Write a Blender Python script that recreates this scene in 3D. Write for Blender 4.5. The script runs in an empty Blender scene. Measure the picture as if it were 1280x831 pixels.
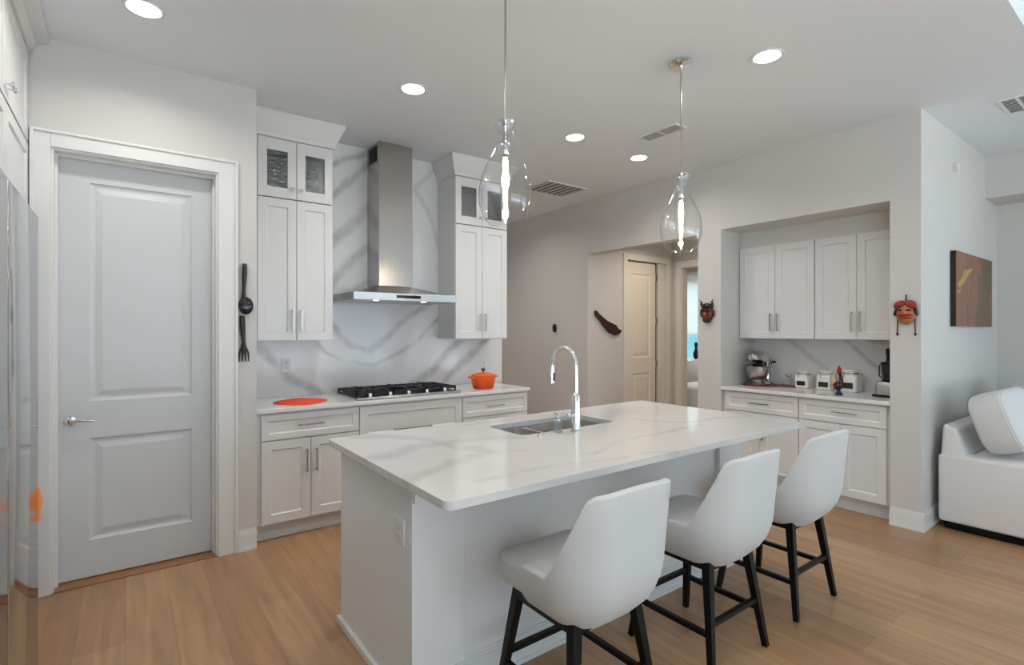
import bpy, bmesh, math, random
from mathutils import Vector, Matrix
random.seed(7)
sc = bpy.context.scene
C = sc.collection
PI = math.pi

# ------------------------------------------------------------------ camera, world, exposure
cam_d = bpy.data.cameras.new('camera'); cam = bpy.data.objects.new('camera', cam_d); C.objects.link(cam)
cam_d.lens = 650 / 1280 * 36; cam_d.sensor_width = 36; cam_d.shift_y = -2.5 / 1280
cam_d.clip_start = 0.02; cam_d.clip_end = 200
CAM_A = math.atan2(875, 650)
cam.location = (0, 0, 1.448); cam.rotation_euler = (PI/2, 0, CAM_A - PI/2)
sc.camera = cam
sc.view_settings.view_transform = 'Standard'; sc.view_settings.look = 'None'
sc.view_settings.gamma = 1; sc.view_settings.use_curve_mapping = False
sc.view_settings.exposure = -0.13
try:
    sc.cycles.use_denoising = True
    sc.cycles.max_bounces = 10; sc.cycles.diffuse_bounces = 6; sc.cycles.glossy_bounces = 5
    sc.cycles.transparent_max_bounces = 16; sc.cycles.transmission_bounces = 8
    sc.cycles.sample_clamp_indirect = 4; sc.cycles.caustics_reflective = False; sc.cycles.caustics_refractive = False
except Exception: pass
w = bpy.data.worlds.new('sky'); sc.world = w; w.use_nodes = True
bg = w.node_tree.nodes['Background']; bg.inputs[0].default_value = (0.70, 0.86, 1.0, 1); bg.inputs[1].default_value = 3.4
DOWNLIGHT_W = 7.5
sun_d = bpy.data.lights.new('sun', 'SUN'); sun_d.energy = 31; sun_d.angle = .02; sun_d.color = (.95, .98, 1)
sun = bpy.data.objects.new('sun', sun_d); C.objects.link(sun); sun.location = (-5, 10, 20)
sun.rotation_euler = Vector((0, -.45, -1)).to_track_quat('-Z', 'Y').to_euler()

# ------------------------------------------------------------------ materials
def mat(name, col, rough=0.5, metal=0.0, bump=None, **kw):
    m = bpy.data.materials.new(name); m.use_nodes = True
    nt = m.node_tree; b = nt.nodes['Principled BSDF']
    b.inputs['Base Color'].default_value = (*col, 1); b.inputs['Roughness'].default_value = rough; b.inputs['Metallic'].default_value = metal
    for k, v in kw.items(): b.inputs[k.replace('_', ' ')].default_value = v
    if bump:
        sc_, st, dist = bump
        n = nt.nodes.new('ShaderNodeTexNoise'); n.inputs['Scale'].default_value = sc_; n.inputs['Detail'].default_value = 3
        tc = nt.nodes.new('ShaderNodeTexCoord'); bp = nt.nodes.new('ShaderNodeBump')
        bp.inputs['Strength'].default_value = st; bp.inputs['Distance'].default_value = dist
        nt.links.new(tc.outputs['Object'], n.inputs['Vector']); nt.links.new(n.outputs['Fac'], bp.inputs['Height']); nt.links.new(bp.outputs[0], b.inputs['Normal'])
    return m
def nodes(m): return m.node_tree, m.node_tree.nodes['Principled BSDF']
M = {}
M['wall'] = mat('wall_paint', (0.63, 0.615, 0.59), 0.75, bump=(90, .05, .002))
M['ceiling'] = mat('ceiling_paint', (0.81, 0.865, 0.905), 0.85, bump=(60, .08, .003))
M['trim'] = mat('trim_paint', (0.76, 0.76, 0.745), 0.35)
M['door'] = mat('door_paint', (0.61, 0.63, 0.64), 0.38)
M['cab'] = mat('cabinet_lacquer', (0.73, 0.73, 0.72), 0.32)
M['island'] = mat('island_paint', (0.82, 0.83, 0.83), 0.42)
M['gap'] = mat('shadow_gap_black', (0.02, 0.02, 0.02), 0.8)
M['cream'] = mat('hall_door_paint', (0.80, 0.76, 0.68), 0.45)
M['chrome'] = mat('polished_chrome', (0.78, 0.78, 0.78), 0.08, 1.0)
M['nickel'] = mat('satin_nickel', (0.48, 0.46, 0.43), 0.25, 1.0)
M['black'] = mat('black_wood', (0.004, 0.004, 0.004), 0.38, Specular_IOR_Level=0.22)
M['blackgloss'] = mat('black_gloss', (0.01, 0.01, 0.012), 0.08)
M['iron'] = mat('cast_iron', (0.012, 0.012, 0.013), 0.55)
M['fabric'] = mat('cream_upholstery', (0.62, 0.625, 0.615), 0.9, bump=(420, .35, .002))
M['sofa'] = mat('sofa_linen', (0.78, 0.765, 0.745), 0.92, bump=(350, .4, .002))
M['cushion'] = mat('cushion_linen', (0.70, 0.70, 0.695), 0.92, bump=(300, .35, .002))
M['orange'] = mat('orange_enamel', (0.85, 0.10, 0.012), 0.18)
nt_, b_n = M['orange'].node_tree, M['orange'].node_tree.nodes['Principled BSDF']
tc_ = nt_.nodes.new('ShaderNodeTexCoord'); sp_ = nt_.nodes.new('ShaderNodeSeparateXYZ'); cr_ = nt_.nodes.new('ShaderNodeValToRGB'); mr_ = nt_.nodes.new('ShaderNodeMapRange'); mr_.inputs[1].default_value = .01; mr_.inputs[2].default_value = .10
cr_.color_ramp.elements[0].color = (.62, .025, .012, 1); cr_.color_ramp.elements[1].color = (.85, .13, .012, 1)   # two-tone enamel glaze
nt_.links.new(tc_.outputs['Object'], sp_.inputs[0]); nt_.links.new(sp_.outputs['Z'], mr_.inputs[0]); nt_.links.new(mr_.outputs[0], cr_.inputs[0]); nt_.links.new(cr_.outputs[0], b_n.inputs['Base Color'])
M['orangecloth'] = mat('orange_cloth', (0.85, 0.085, 0.03), 0.85, bump=(200, .4, .002))
M['orangemitt'] = mat('orange_towel_cloth', (0.9, 0.25, 0.06), 0.9, bump=(200, .4, .002))
M['plastic'] = mat('white_plastic', (0.78, 0.78, 0.76), 0.35)
M['ceramic'] = mat('white_ceramic', (0.80, 0.78, 0.74), 0.2)
M['darkwood'] = mat('dark_red_wood', (0.04, 0.007, 0.006), 0.3)
M['blackwood'] = mat('carved_black_wood', (0.012, 0.008, 0.008), 0.35, bump=(60, .8, .004))
M['brown'] = mat('mask_brown', (0.10, 0.022, 0.012), 0.4)
M['tan'] = mat('mask_tan', (0.42, 0.17, 0.055), 0.5)
M['redpaint'] = mat('red_paint', (0.38, 0.015, 0.012), 0.4)
M['redlocks'] = mat('mask_red', (0.26, 0.03, 0.02), 0.5)
M['teal'] = mat('pool_fence_turquoise', (0.10, 0.25, 0.27), 0.6)
M['blind'] = mat('blind_fabric', (0.75, 0.80, 0.80), 0.9)
M['grass'] = mat('patio_stone', (0.66, 0.66, 0.65), 0.8)
M['red_tray'] = mat('copper_red_tray', (0.25, 0.045, 0.02), 0.35)
M['grille_dark'] = mat('duct_dark', (0.05, 0.05, 0.05), 0.8)
M['chalk'] = mat('chalk_label_black', (0.012, 0.01, 0.01), 0.6)

nt_, b_n = M['blind'].node_tree, M['blind'].node_tree.nodes['Principled BSDF']
tl_ = nt_.nodes.new('ShaderNodeBsdfTranslucent'); tl_.inputs[0].default_value = (.95, .92, .88, 1); mx_ = nt_.nodes.new('ShaderNodeMixShader'); mx_.inputs[0].default_value = .75
nt_.links.new(b_n.outputs[0], mx_.inputs[1]); nt_.links.new(tl_.outputs[0], mx_.inputs[2]); nt_.links.new(mx_.outputs[0], nt_.nodes['Material Output'].inputs[0])
def glass_thin(name, tint=(1, 1, 1), rough=0.02, wavy=0, ior=1.45):
    m = bpy.data.materials.new(name); m.use_nodes = True; nt = m.node_tree
    nt.nodes.remove(nt.nodes['Principled BSDF'])
    tr = nt.nodes.new('ShaderNodeBsdfTransparent'); tr.inputs[0].default_value = (*tint, 1)
    gl = nt.nodes.new('ShaderNodeBsdfGlossy'); gl.inputs['Roughness'].default_value = rough
    fr = nt.nodes.new('ShaderNodeLayerWeight'); fr.inputs[0].default_value = .5; mx = nt.nodes.new('ShaderNodeMixShader')
    pw = nt.nodes.new('ShaderNodeMath'); pw.operation = 'POWER'; pw.inputs[1].default_value = 3.6
    ma = nt.nodes.new('ShaderNodeMapRange'); f0 = 2 * ((ior - 1) / (ior + 1)) ** 2; ma.inputs[3].default_value = f0; ma.inputs[4].default_value = .9
    out = nt.nodes['Material Output']
    nt.links.new(fr.outputs['Facing'], pw.inputs[0]); nt.links.new(pw.outputs[0], ma.inputs[0])
    nt.links.new(ma.outputs[0], mx.inputs[0]); nt.links.new(tr.outputs[0], mx.inputs[1]); nt.links.new(gl.outputs[0], mx.inputs[2]); nt.links.new(mx.outputs[0], out.inputs[0])
    if wavy:
        n = nt.nodes.new('ShaderNodeTexNoise'); n.inputs['Scale'].default_value = wavy; tc = nt.nodes.new('ShaderNodeTexCoord'); bp = nt.nodes.new('ShaderNodeBump')
        bp.inputs['Strength'].default_value = 0.9; bp.inputs['Distance'].default_value = 0.01
        nt.links.new(tc.outputs['Object'], n.inputs['Vector']); nt.links.new(n.outputs['Fac'], bp.inputs['Height'])
        nt.links.new(bp.outputs[0], gl.inputs['Normal']); nt.links.new(bp.outputs[0], fr.inputs['Normal'])
    return m
M['window_glass'] = glass_thin('window_glass', (0.97, 0.99, 1.0))
M['shade_glass'] = glass_thin('pendant_clear_glass', (0.965, 0.97, 0.97), 0.02, 0, 1.55)
M['jar_glass'] = glass_thin('clear_glass', (0.93, 0.95, 0.95), 0.03, 0, 1.5)
M['smoke_glass'] = glass_thin('smoky_jar', (0.35, 0.3, 0.3), 0.05, 0, 1.5)
M['seeded'] = glass_thin('seeded_cabinet_glass', (0.60, 0.63, 0.64), 0.06, 38, 1.6)

def emis(name, col, s):
    m = bpy.data.materials.new(name); m.use_nodes = True; b = m.node_tree.nodes['Principled BSDF']
    b.inputs['Base Color'].default_value = (*col, 1); b.inputs['Emission Color'].default_value = (*col, 1); b.inputs['Emission Strength'].default_value = s
    return m
M['lens'] = emis('downlight_lens', (1, 0.97, 0.92), 9)
M['filament'] = emis('bulb_filament', (1, 0.80, 0.50), 60)
M['hoodlamp'] = emis('hood_lamp', (1, 1, 1), 6)

# brushed stainless
def brushed(name, col, rough, axis):
    m = mat(name, col, rough, 1.0); nt, b = nodes(m)
    tc = nt.nodes.new('ShaderNodeTexCoord'); mp = nt.nodes.new('ShaderNodeMapping')
    s = [220, 220, 220]; s[axis] = 2.5; mp.inputs['Scale'].default_value = s
    n = nt.nodes.new('ShaderNodeTexNoise'); n.inputs['Scale'].default_value = 1; n.inputs['Detail'].default_value = 2
    mr = nt.nodes.new('ShaderNodeMapRange'); mr.inputs[3].default_value = rough - .02; mr.inputs[4].default_value = rough + .04
    bp = nt.nodes.new('ShaderNodeBump'); bp.inputs['Strength'].default_value = .02; bp.inputs['Distance'].default_value = .001
    L = nt.links.new
    L(tc.outputs['Object'], mp.inputs[0]); L(mp.outputs[0], n.inputs['Vector']); L(n.outputs['Fac'], mr.inputs[0]); L(mr.outputs[0], b.inputs['Roughness'])
    L(n.outputs['Fac'], bp.inputs['Height']); L(bp.outputs[0], b.inputs['Normal'])
    return m
M['steel'] = brushed('brushed_steel', (0.46, 0.43, 0.41), 0.20, 2)
M['steel_h'] = brushed('brushed_steel_horizontal', (0.46, 0.455, 0.45), 0.24, 0)
M['fridge'] = mat('fridge_steel', (0.56, 0.57, 0.58), 0.10, 1.0)
M['sinksteel'] = brushed('sink_steel', (0.66, 0.63, 0.59), 0.34, 1)

# quartz with veins: soft bands round line segments given in metres
def quartz(name, segs, base=(0.80, 0.80, 0.79), vein=(0.42, 0.42, 0.42), rough=0.12, warp=0.06, cloud=0.10):
    m = mat(name, base, rough); nt, b = nodes(m); N = nt.nodes.new; L = nt.links.new
    tc = N('ShaderNodeTexCoord')
    nz = N('ShaderNodeTexNoise'); nz.inputs['Scale'].default_value = 2.6; nz.inputs['Detail'].default_value = 4
    L(tc.outputs['Object'], nz.inputs['Vector'])
    sb = N('ShaderNodeVectorMath'); sb.operation = 'SUBTRACT'; L(nz.outputs['Color'], sb.inputs[0]); sb.inputs[1].default_value = (.5, .5, .5)
    scl = N('ShaderNodeVectorMath'); scl.operation = 'SCALE'; L(sb.outputs[0], scl.inputs[0]); scl.inputs['Scale'].default_value = warp * 2
    P = N('ShaderNodeVectorMath'); P.operation = 'ADD'; L(tc.outputs['Object'], P.inputs[0]); L(scl.outputs[0], P.inputs[1])
    tot = None
    for a, c, wd, k in segs:
        a = Vector(a); c = Vector(c); ba = c - a
        pa = N('ShaderNodeVectorMath'); pa.operation = 'SUBTRACT'; L(P.outputs[0], pa.inputs[0]); pa.inputs[1].default_value = a
        dt = N('ShaderNodeVectorMath'); dt.operation = 'DOT_PRODUCT'; L(pa.outputs[0], dt.inputs[0]); dt.inputs[1].default_value = ba / ba.dot(ba)
        cl = N('ShaderNodeClamp'); L(dt.outputs['Value'], cl.inputs[0])
        pr = N('ShaderNodeVectorMath'); pr.operation = 'SCALE'; pr.inputs[0].default_value = ba; L(cl.outputs[0], pr.inputs['Scale'])
        df = N('ShaderNodeVectorMath'); df.operation = 'DISTANCE'; L(pa.outputs[0], df.inputs[0]); L(pr.outputs[0], df.inputs[1])
        mr = N('ShaderNodeMapRange'); mr.interpolation_type = 'SMOOTHERSTEP'; L(df.outputs['Value'], mr.inputs[0])
        mr.inputs[1].default_value = 0; mr.inputs[2].default_value = wd; mr.inputs[3].default_value = k; mr.inputs[4].default_value = 0
        if tot is None: tot = mr.outputs[0]
        else:
            mx = N('ShaderNodeMath'); mx.operation = 'MAXIMUM'; L(tot, mx.inputs[0]); L(mr.outputs[0], mx.inputs[1]); tot = mx.outputs[0]
    # break the bands up with streaky noise
    n2 = N('ShaderNodeTexNoise'); n2.inputs['Scale'].default_value = 9; n2.inputs['Detail'].default_value = 5; n2.inputs['Distortion'].default_value = .6; L(tc.outputs['Object'], n2.inputs['Vector'])
    m2 = N('ShaderNodeMapRange'); L(n2.outputs['Fac'], m2.inputs[0]); m2.inputs[1].default_value = .3; m2.inputs[2].default_value = .62; m2.inputs[3].default_value = .45; m2.inputs[4].default_value = 1
    mu = N('ShaderNodeMath'); mu.operation = 'MULTIPLY'; L(tot, mu.inputs[0]); L(m2.outputs[0], mu.inputs[1])
    n3 = N('ShaderNodeTexNoise'); n3.inputs['Scale'].default_value = 1.6; n3.inputs['Detail'].default_value = 3; L(tc.outputs['Object'], n3.inputs['Vector'])
    m3 = N('ShaderNodeMapRange'); L(n3.outputs['Fac'], m3.inputs[0]); m3.inputs[1].default_value = .5; m3.inputs[2].default_value = .8; m3.inputs[3].default_value = 0; m3.inputs[4].default_value = cloud
    ad = N('ShaderNodeMath'); ad.operation = 'ADD'; ad.use_clamp = True; L(mu.outputs[0], ad.inputs[0]); L(m3.outputs[0], ad.inputs[1])
    mc = N('ShaderNodeMix'); mc.data_type = 'RGBA'; L(ad.outputs[0], mc.inputs[0]); mc.inputs[6].default_value = (*base, 1); mc.inputs[7].default_value = (*vein, 1)
    L(mc.outputs[2], b.inputs['Base Color'])
    return m
def poly(pts, wd, k, plane):
    o = []
    f = {'xz': lambda p: (p[0], 4.455, p[1]), 'yz': lambda p: (5.205, p[0], p[1]), 'xy': lambda p: (p[0], p[1], .914)}[plane]
    for a, c in zip(pts, pts[1:]): o.append((f(a), f(c), wd, k))
    return o
bs = []
bs += poly([(1.40, 2.83), (1.58, 2.93), (1.74, 3.03)], .05, .8, 'xz') + poly([(1.40, 2.60), (1.58, 2.76), (1.76, 2.96)], .06, .65, 'xz')
bs += poly([(1.25, 2.05), (1.43, 2.22), (1.57, 2.36), (1.78, 2.58)], .085, .75, 'xz') + poly([(1.25, 1.72), (1.43, 1.90), (1.57, 2.06), (1.72, 2.19)], .07, .6, 'xz')
bs += poly([(1.25, 1.66), (1.43, 1.73), (1.58, 1.80), (1.74, 1.90)], .05, .6, 'xz')
bs += poly([(1.30, 1.62), (1.43, 1.48), (1.58, 1.32), (1.74, 1.28), (1.91, 1.40), (2.11, 1.57), (2.32, 1.72)], .06, .7, 'xz')
bs += poly([(1.27, 1.37), (1.34, 1.27), (1.51, 1.18), (1.80, 1.15), (2.03, 1.25), (2.27, 1.43), (2.53, 1.67)], .035, .6, 'xz')
bs += poly([(2.13, .93), (2.40, 1.12), (2.67, 1.35), (2.83, 1.51)], .08, .85, 'xz') + poly([(2.44, .93), (2.72, 1.14), (2.92, 1.32), (3.1, 1.43)], .075, .85, 'xz')
bs += poly([(.75, 1.42), (.93, 1.23), (1.04, 1.09), (1.21, .97), (1.34, .86)], .075, .75, 'xz')
bs += poly([(2.15, 2.75), (2.32, 2.58), (2.40, 2.40), (2.44, 2.24)], .05, .4, 'xz') + poly([(2.15, 2.75), (2.32, 2.91), (2.42, 3.02)], .05, .4, 'xz')
M['backsplash'] = quartz('veined_quartz_slab', bs, base=(.78, .785, .785), vein=(.36, .36, .37))
ns = poly([(2.52, 1.42), (2.34, 1.26), (2.26, 1.19), (2.13, 1.09)], .05, .5, 'yz') + poly([(2.04, 1.42), (1.86, 1.26), (1.73, 1.14), (1.64, 1.05)], .035, .75, 'yz') + poly([(1.79, 1.37), (1.6, 1.33), (1.5, 1.24)], .04, .5, 'yz')
M['nichesplash'] = quartz('veined_quartz_niche', ns, base=(.72, .71, .70), vein=(.38, .38, .38), warp=.03)
it = poly([(.84, 2.08), (1.06, 2.15), (1.32, 2.17), (1.57, 2.11)], .10, .42, 'xy') + poly([(.95, 2.57), (1.15, 2.35), (1.24, 2.10), (1.30, 1.9)], .10, .40, 'xy')
it += poly([(.77, 1.70), (.90, 1.77), (1.05, 1.84), (1.21, 1.86)], .07, .38, 'xy') + poly([(1.01, 1.56), (1.39, 1.55), (1.76, 1.45), (2.12, 1.31)], .04, .32, 'xy')
it += poly([(1.39, 1.87), (1.62, 1.62), (2.05, 1.72), (2.6, 1.70)], .035, .4, 'xy') + poly([(2.35, 2.5), (2.45, 2.1), (2.6, 1.85), (3.1, 1.7)], .05, .35, 'xy')
it += poly([(1.2, 2.62), (1.5, 2.52), (1.9, 2.5)], .05, .3, 'xy')
M['islandtop'] = quartz('veined_quartz_island', it, base=(.70, .68, .66), vein=(.38, .37, .36), rough=.10, warp=.10, cloud=.22)
M['countertop'] = quartz('quartz_counter', poly([(.9, 4.2), (1.6, 4.3), (2.4, 4.1)], .06, .3, 'xy'), base=(.80, .79, .775), rough=.12)

# oak planks laid along y
def oak():
    m = mat('oak_planks', (.4, .25, .14), 0.32); nt, b = nodes(m); N = nt.nodes.new; L = nt.links.new
    tc = N('ShaderNodeTexCoord'); sp = N('ShaderNodeSeparateXYZ'); cb = N('ShaderNodeCombineXYZ')
    L(tc.outputs['Object'], sp.inputs[0]); L(sp.outputs['Y'], cb.inputs['X']); L(sp.outputs['X'], cb.inputs['Y'])
    br = N('ShaderNodeTexBrick'); L(cb.outputs[0], br.inputs['Vector'])
    br.inputs['Scale'].default_value = 1; br.inputs['Brick Width'].default_value = 1.5; br.inputs['Row Height'].default_value = .19
    br.inputs['Mortar Size'].default_value = .0012; br.inputs['Mortar Smooth'].default_value = .3; br.offset = .37; br.inputs['Bias'].default_value = 0
    br.inputs['Color1'].default_value = (.430, .258, .137, 1); br.inputs['Color2'].default_value = (.345, .190, .094, 1); br.inputs['Mortar'].default_value = (.24, .13, .07, 1)
    mp = N('ShaderNodeMapping'); mp.inputs['Scale'].default_value = (11, .8, 1); L(tc.outputs['Object'], mp.inputs[0])
    n = N('ShaderNodeTexNoise'); n.inputs['Scale'].default_value = 1.6; n.inputs['Detail'].default_value = 6; n.inputs['Distortion'].default_value = .8; L(mp.outputs[0], n.inputs['Vector'])
    mr = N('ShaderNodeMapRange'); L(n.outputs['Fac'], mr.inputs[0]); mr.inputs[1].default_value = .3; mr.inputs[2].default_value = .7; mr.inputs[3].default_value = .80; mr.inputs[4].default_value = 1.18
    n2 = N('ShaderNodeTexNoise'); n2.inputs['Scale'].default_value = 1.1; n2.inputs['Detail'].default_value = 2; L(tc.outputs['Object'], n2.inputs['Vector'])
    mr2 = N('ShaderNodeMapRange'); L(n2.outputs['Fac'], mr2.inputs[0]); mr2.inputs[1].default_value = .3; mr2.inputs[2].default_value = .7; mr2.inputs[3].default_value = .92; mr2.inputs[4].default_value = 1.08
    mu = N('ShaderNodeMath'); mu.operation = 'MULTIPLY'; L(mr.outputs[0], mu.inputs[0]); L(mr2.outputs[0], mu.inputs[1])
    vm = N('ShaderNodeVectorMath'); vm.operation = 'SCALE'; L(br.outputs['Color'], vm.inputs[0]); L(mu.outputs[0], vm.inputs['Scale'])
    L(vm.outputs[0], b.inputs['Base Color'])
    bp = N('ShaderNodeBump'); bp.inputs['Strength'].default_value = .12; bp.inputs['Distance'].default_value = .003; L(n.outputs['Fac'], bp.inputs['Height']); L(bp.outputs[0], b.inputs['Normal'])
    return m
M['oak'] = oak()
def painting_mat():
    m = mat('abstract_canvas', (.4, .2, .15), .6); nt, b = nodes(m); N = nt.nodes.new; L = nt.links.new
    tc = N('ShaderNodeTexCoord'); mp = N('ShaderNodeMapping'); mp.inputs['Scale'].default_value = (2.6, 1, 1.5); mp.inputs['Location'].default_value = (1.3, 0, .6); L(tc.outputs['Object'], mp.inputs[0])
    n = N('ShaderNodeTexNoise'); n.inputs['Scale'].default_value = 2.2; n.inputs['Detail'].default_value = 5; n.inputs['Distortion'].default_value = 1.2; L(mp.outputs[0], n.inputs['Vector'])
    sp = N('ShaderNodeSeparateXYZ'); L(tc.outputs['Object'], sp.inputs[0])
    gx = N('ShaderNodeMapRange'); L(sp.outputs['X'], gx.inputs[0]); gx.inputs[1].default_value = -.55; gx.inputs[2].default_value = .55; gx.inputs[3].default_value = -.16; gx.inputs[4].default_value = .14
    ad = N('ShaderNodeMath'); L(n.outputs['Fac'], ad.inputs[0]); L(gx.outputs[0], ad.inputs[1])
    cr = N('ShaderNodeValToRGB'); e = cr.color_ramp.elements; e[0].position = .3; e[0].color = (.23, .095, .065, 1); e[1].position = .66; e[1].color = (.15, .115, .07, 1)
    x = e.new(.43); x.color = (.27, .13, .09, 1); x = e.new(.5); x.color = (.20, .105, .065, 1); x = e.new(.56); x.color = (.16, .10, .058, 1)
    L(ad.outputs[0], cr.inputs[0]); L(cr.outputs[0], b.inputs['Base Color'])
    return m
M['canvas'] = painting_mat()
M['ochre'] = mat('ochre_paint', (.42, .30, .08), .6)

# ------------------------------------------------------------------ mesh helpers
class G:
    def __init__(s): s.b = bmesh.new()
    def box(s, x0, x1, y0, y1, z0, z1, bev=0, seg=2):
        v = [s.b.verts.new((x, y, z)) for x in (x0, x1) for y in (y0, y1) for z in (z0, z1)]
        f = [s.b.faces.new([v[i] for i in q]) for q in ((0, 1, 3, 2), (4, 6, 7, 5), (0, 4, 5, 1), (2, 3, 7, 6), (0, 2, 6, 4), (1, 5, 7, 3))]
        if bev:
            es = list({e for q in f for e in q.edges})
            bmesh.ops.bevel(s.b, geom=es, offset=bev, segments=seg, profile=.5, affect='EDGES')
        return s
    def rings(s, rings, cap=True, closed=True):
        R = [[s.b.verts.new(p) for p in r] for r in rings]
        n = len(R[0])
        for a, c in zip(R, R[1:]):
            for i in range(n if closed else n - 1):
                j = (i + 1) % n; s.b.faces.new((a[i], a[j], c[j], c[i]))
        if cap: s.b.faces.new(R[0][::-1]); s.b.faces.new(R[-1])
        return s
    def lathe(s, prof, c=(0, 0, 0), n=28, axis='z', cap=True):
        rg = []
        for r, h in prof:
            ring = []
            for i in range(n):
                a = 2 * PI * i / n; u, v = r * math.cos(a), r * math.sin(a)
                p = {'z': (u, v, h), 'y': (u, h, v), 'x': (h, u, v)}[axis]
                ring.append((c[0] + p[0], c[1] + p[1], c[2] + p[2]))
            rg.append(ring)
        return s.rings(rg, cap)
    def tube(s, pts, r, n=12, sq=False):
        pts = [Vector(p) for p in pts]; rr = r if isinstance(r, (list, tuple)) else [r] * len(pts)
        rg = []; up = None
        for i, p in enumerate(pts):
            t = (pts[min(i + 1, len(pts) - 1)] - pts[max(i - 1, 0)]).normalized()
            if up is None:
                up = Vector((0, 0, 1)) if abs(t.z) < .9 else Vector((0, 1, 0))
            a = t.cross(up).normalized(); up = a.cross(t).normalized()
            off = PI / n if sq else 0; k = math.sqrt(2) if sq else 1
            rg.append([p + (a * math.cos(2 * PI * j / n + off) + up * math.sin(2 * PI * j / n + off)) * rr[i] * k for j in range(n)])
        return s.rings(rg)
    def prism(s, pts, d0, d1, plane='xz'):
        f = {'xz': lambda p, d: (p[0], d, p[1]), 'xy': lambda p, d: (p[0], p[1], d), 'yz': lambda p, d: (d, p[0], p[1])}[plane]
        return s.rings([[f(p, d0) for p in pts], [f(p, d1) for p in pts]])
    def ell(s, c, r, n=20, m=12, rot=None):
        rg = []
        for k in range(m + 1):
            t = PI * k / m; rad = max(math.sin(t), .02)
            ring = []
            for i in range(n):
                a = 2 * PI * i / n; p = Vector((r[0] * rad * math.cos(a), r[1] * rad * math.sin(a), -r[2] * math.cos(t)))
                if rot: p = rot @ p
                ring.append(Vector(c) + p)
            rg.append(ring)
        return s.rings(rg)
    def panel(s, x0, x1, z0, z1, y=0, t=.02, rail=.058, dep=.009, sl=.007):
        """flat framed (shaker) front, face at y, facing -y"""
        v = [s.b.verts.new(p) for p in ((x0, y, z0), (x1, y, z0), (x1, y, z1), (x0, y, z1))]
        w_ = [s.b.verts.new(p) for p in ((x0, y + t, z0), (x1, y + t, z0), (x1, y + t, z1), (x0, y + t, z1))]
        f = s.b.faces.new(v); s.b.faces.new(w_[::-1])
        for i in range(4): j = (i + 1) % 4; s.b.faces.new((v[j], v[i], w_[i], w_[j]))
        def inset(q, d, dy):
            P = [x.co.copy() for x in q.verts]; cx = sum(p.x for p in P) / 4; cz = sum(p.z for p in P) / 4
            nv = [s.b.verts.new((p.x + (d if p.x < cx else -d), p.y + dy, p.z + (d if p.z < cz else -d))) for p in P]
            ov = list(q.verts); s.b.faces.remove(q)
            for i in range(4): j = (i + 1) % 4; s.b.faces.new((ov[i], ov[j], nv[j], nv[i]))
            return s.b.faces.new(nv)
        f = inset(f, rail, 0); f = inset(f, sl, dep)
        return s
    def build(s, name, m, parent=None, loc=None, smooth=False, bevel=0, subsurf=0, solid=0, rotz=0):
        bmesh.ops.recalc_face_normals(s.b, faces=s.b.faces)
        me = bpy.data.meshes.new(name); s.b.to_mesh(me); s.b.free()
        for mm in (m if isinstance(m, list) else [m]): me.materials.append(mm)
        if smooth:
            for p in me.polygons: p.use_smooth = True
        o = bpy.data.objects.new(name, me); C.objects.link(o)
        if parent: o.parent = parent
        if loc: o.location = loc
        o.rotation_euler.z = rotz
        if solid: md = o.modifiers.new('solid', 'SOLIDIFY'); md.thickness = solid; md.offset = 0
        if bevel: md = o.modifiers.new('bevel', 'BEVEL'); md.width = bevel; md.segments = 2; md.limit_method = 'ANGLE'; md.angle_limit = .6
        if subsurf: md = o.modifiers.new('sub', 'SUBSURF'); md.levels = subsurf; md.render_levels = subsurf
        if smooth and not subsurf:
            try:
                me.set_sharp_from_angle(angle=math.radians(40))
            except Exception: pass
        return o
def tag(o, label, cat, group=None):
    o['label'] = label; o['category'] = cat
    if group: o['group'] = group
    return o
def thing(name, label, cat, loc=(0, 0, 0), rotz=0, group=None):
    o = bpy.data.objects.new(name, None); C.objects.link(o); o.location = loc; o.rotation_euler = (0, 0, rotz); o.empty_display_size = .1
    return tag(o, label, cat, group)
def struct(name, g, m, bevel=0, smooth=False):
    o = g.build(name, m, bevel=bevel, smooth=smooth); o['kind'] = 'structure'; return o
def copy_tree(o, parent=None):
    c = o.copy(); C.objects.link(c); c.parent = parent
    for ch in [x for x in bpy.data.objects if x.parent == o and x != c]: copy_tree(ch, c)
    return c
def bar_pull(parent, x, z, vertical=True, ln=.16, y=-.02):
    g = G(); h = ln / 2
    if vertical:
        g.box(x - .005, x + .005, y - .034, y - .024, z - h, z + h)
        for s_ in (-1, 1): g.box(x - .0045, x + .0045, y - .026, y, z + s_ * (h - .012) - .0045, z + s_ * (h - .012) + .0045)
    else:
        g.box(x - h, x + h, y - .034, y - .024, z - .005, z + .005)
        for s_ in (-1, 1): g.box(x + s_ * (h - .012) - .0045, x + s_ * (h - .012) + .0045, y - .026, y, z - .0045, z + .0045)
    return g.build('handle', M['nickel'], parent, bevel=.0015)
def knob(parent, x, z, y=-.02):
    return G().lathe([(.004, 0), (.004, -.014), (.012, -.018), (.014, -.024), (.011, -.030), (.002, -.031)], (x, y, z), 16, 'y').build('knob', M['chrome'], parent, smooth=True)

# ------------------------------------------------------------------ room shell
CH = 3.05
struct('floor', G().box(-1.3, 9.6, -5.7, 8.0, -.1, 0), M['oak'])
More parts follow.
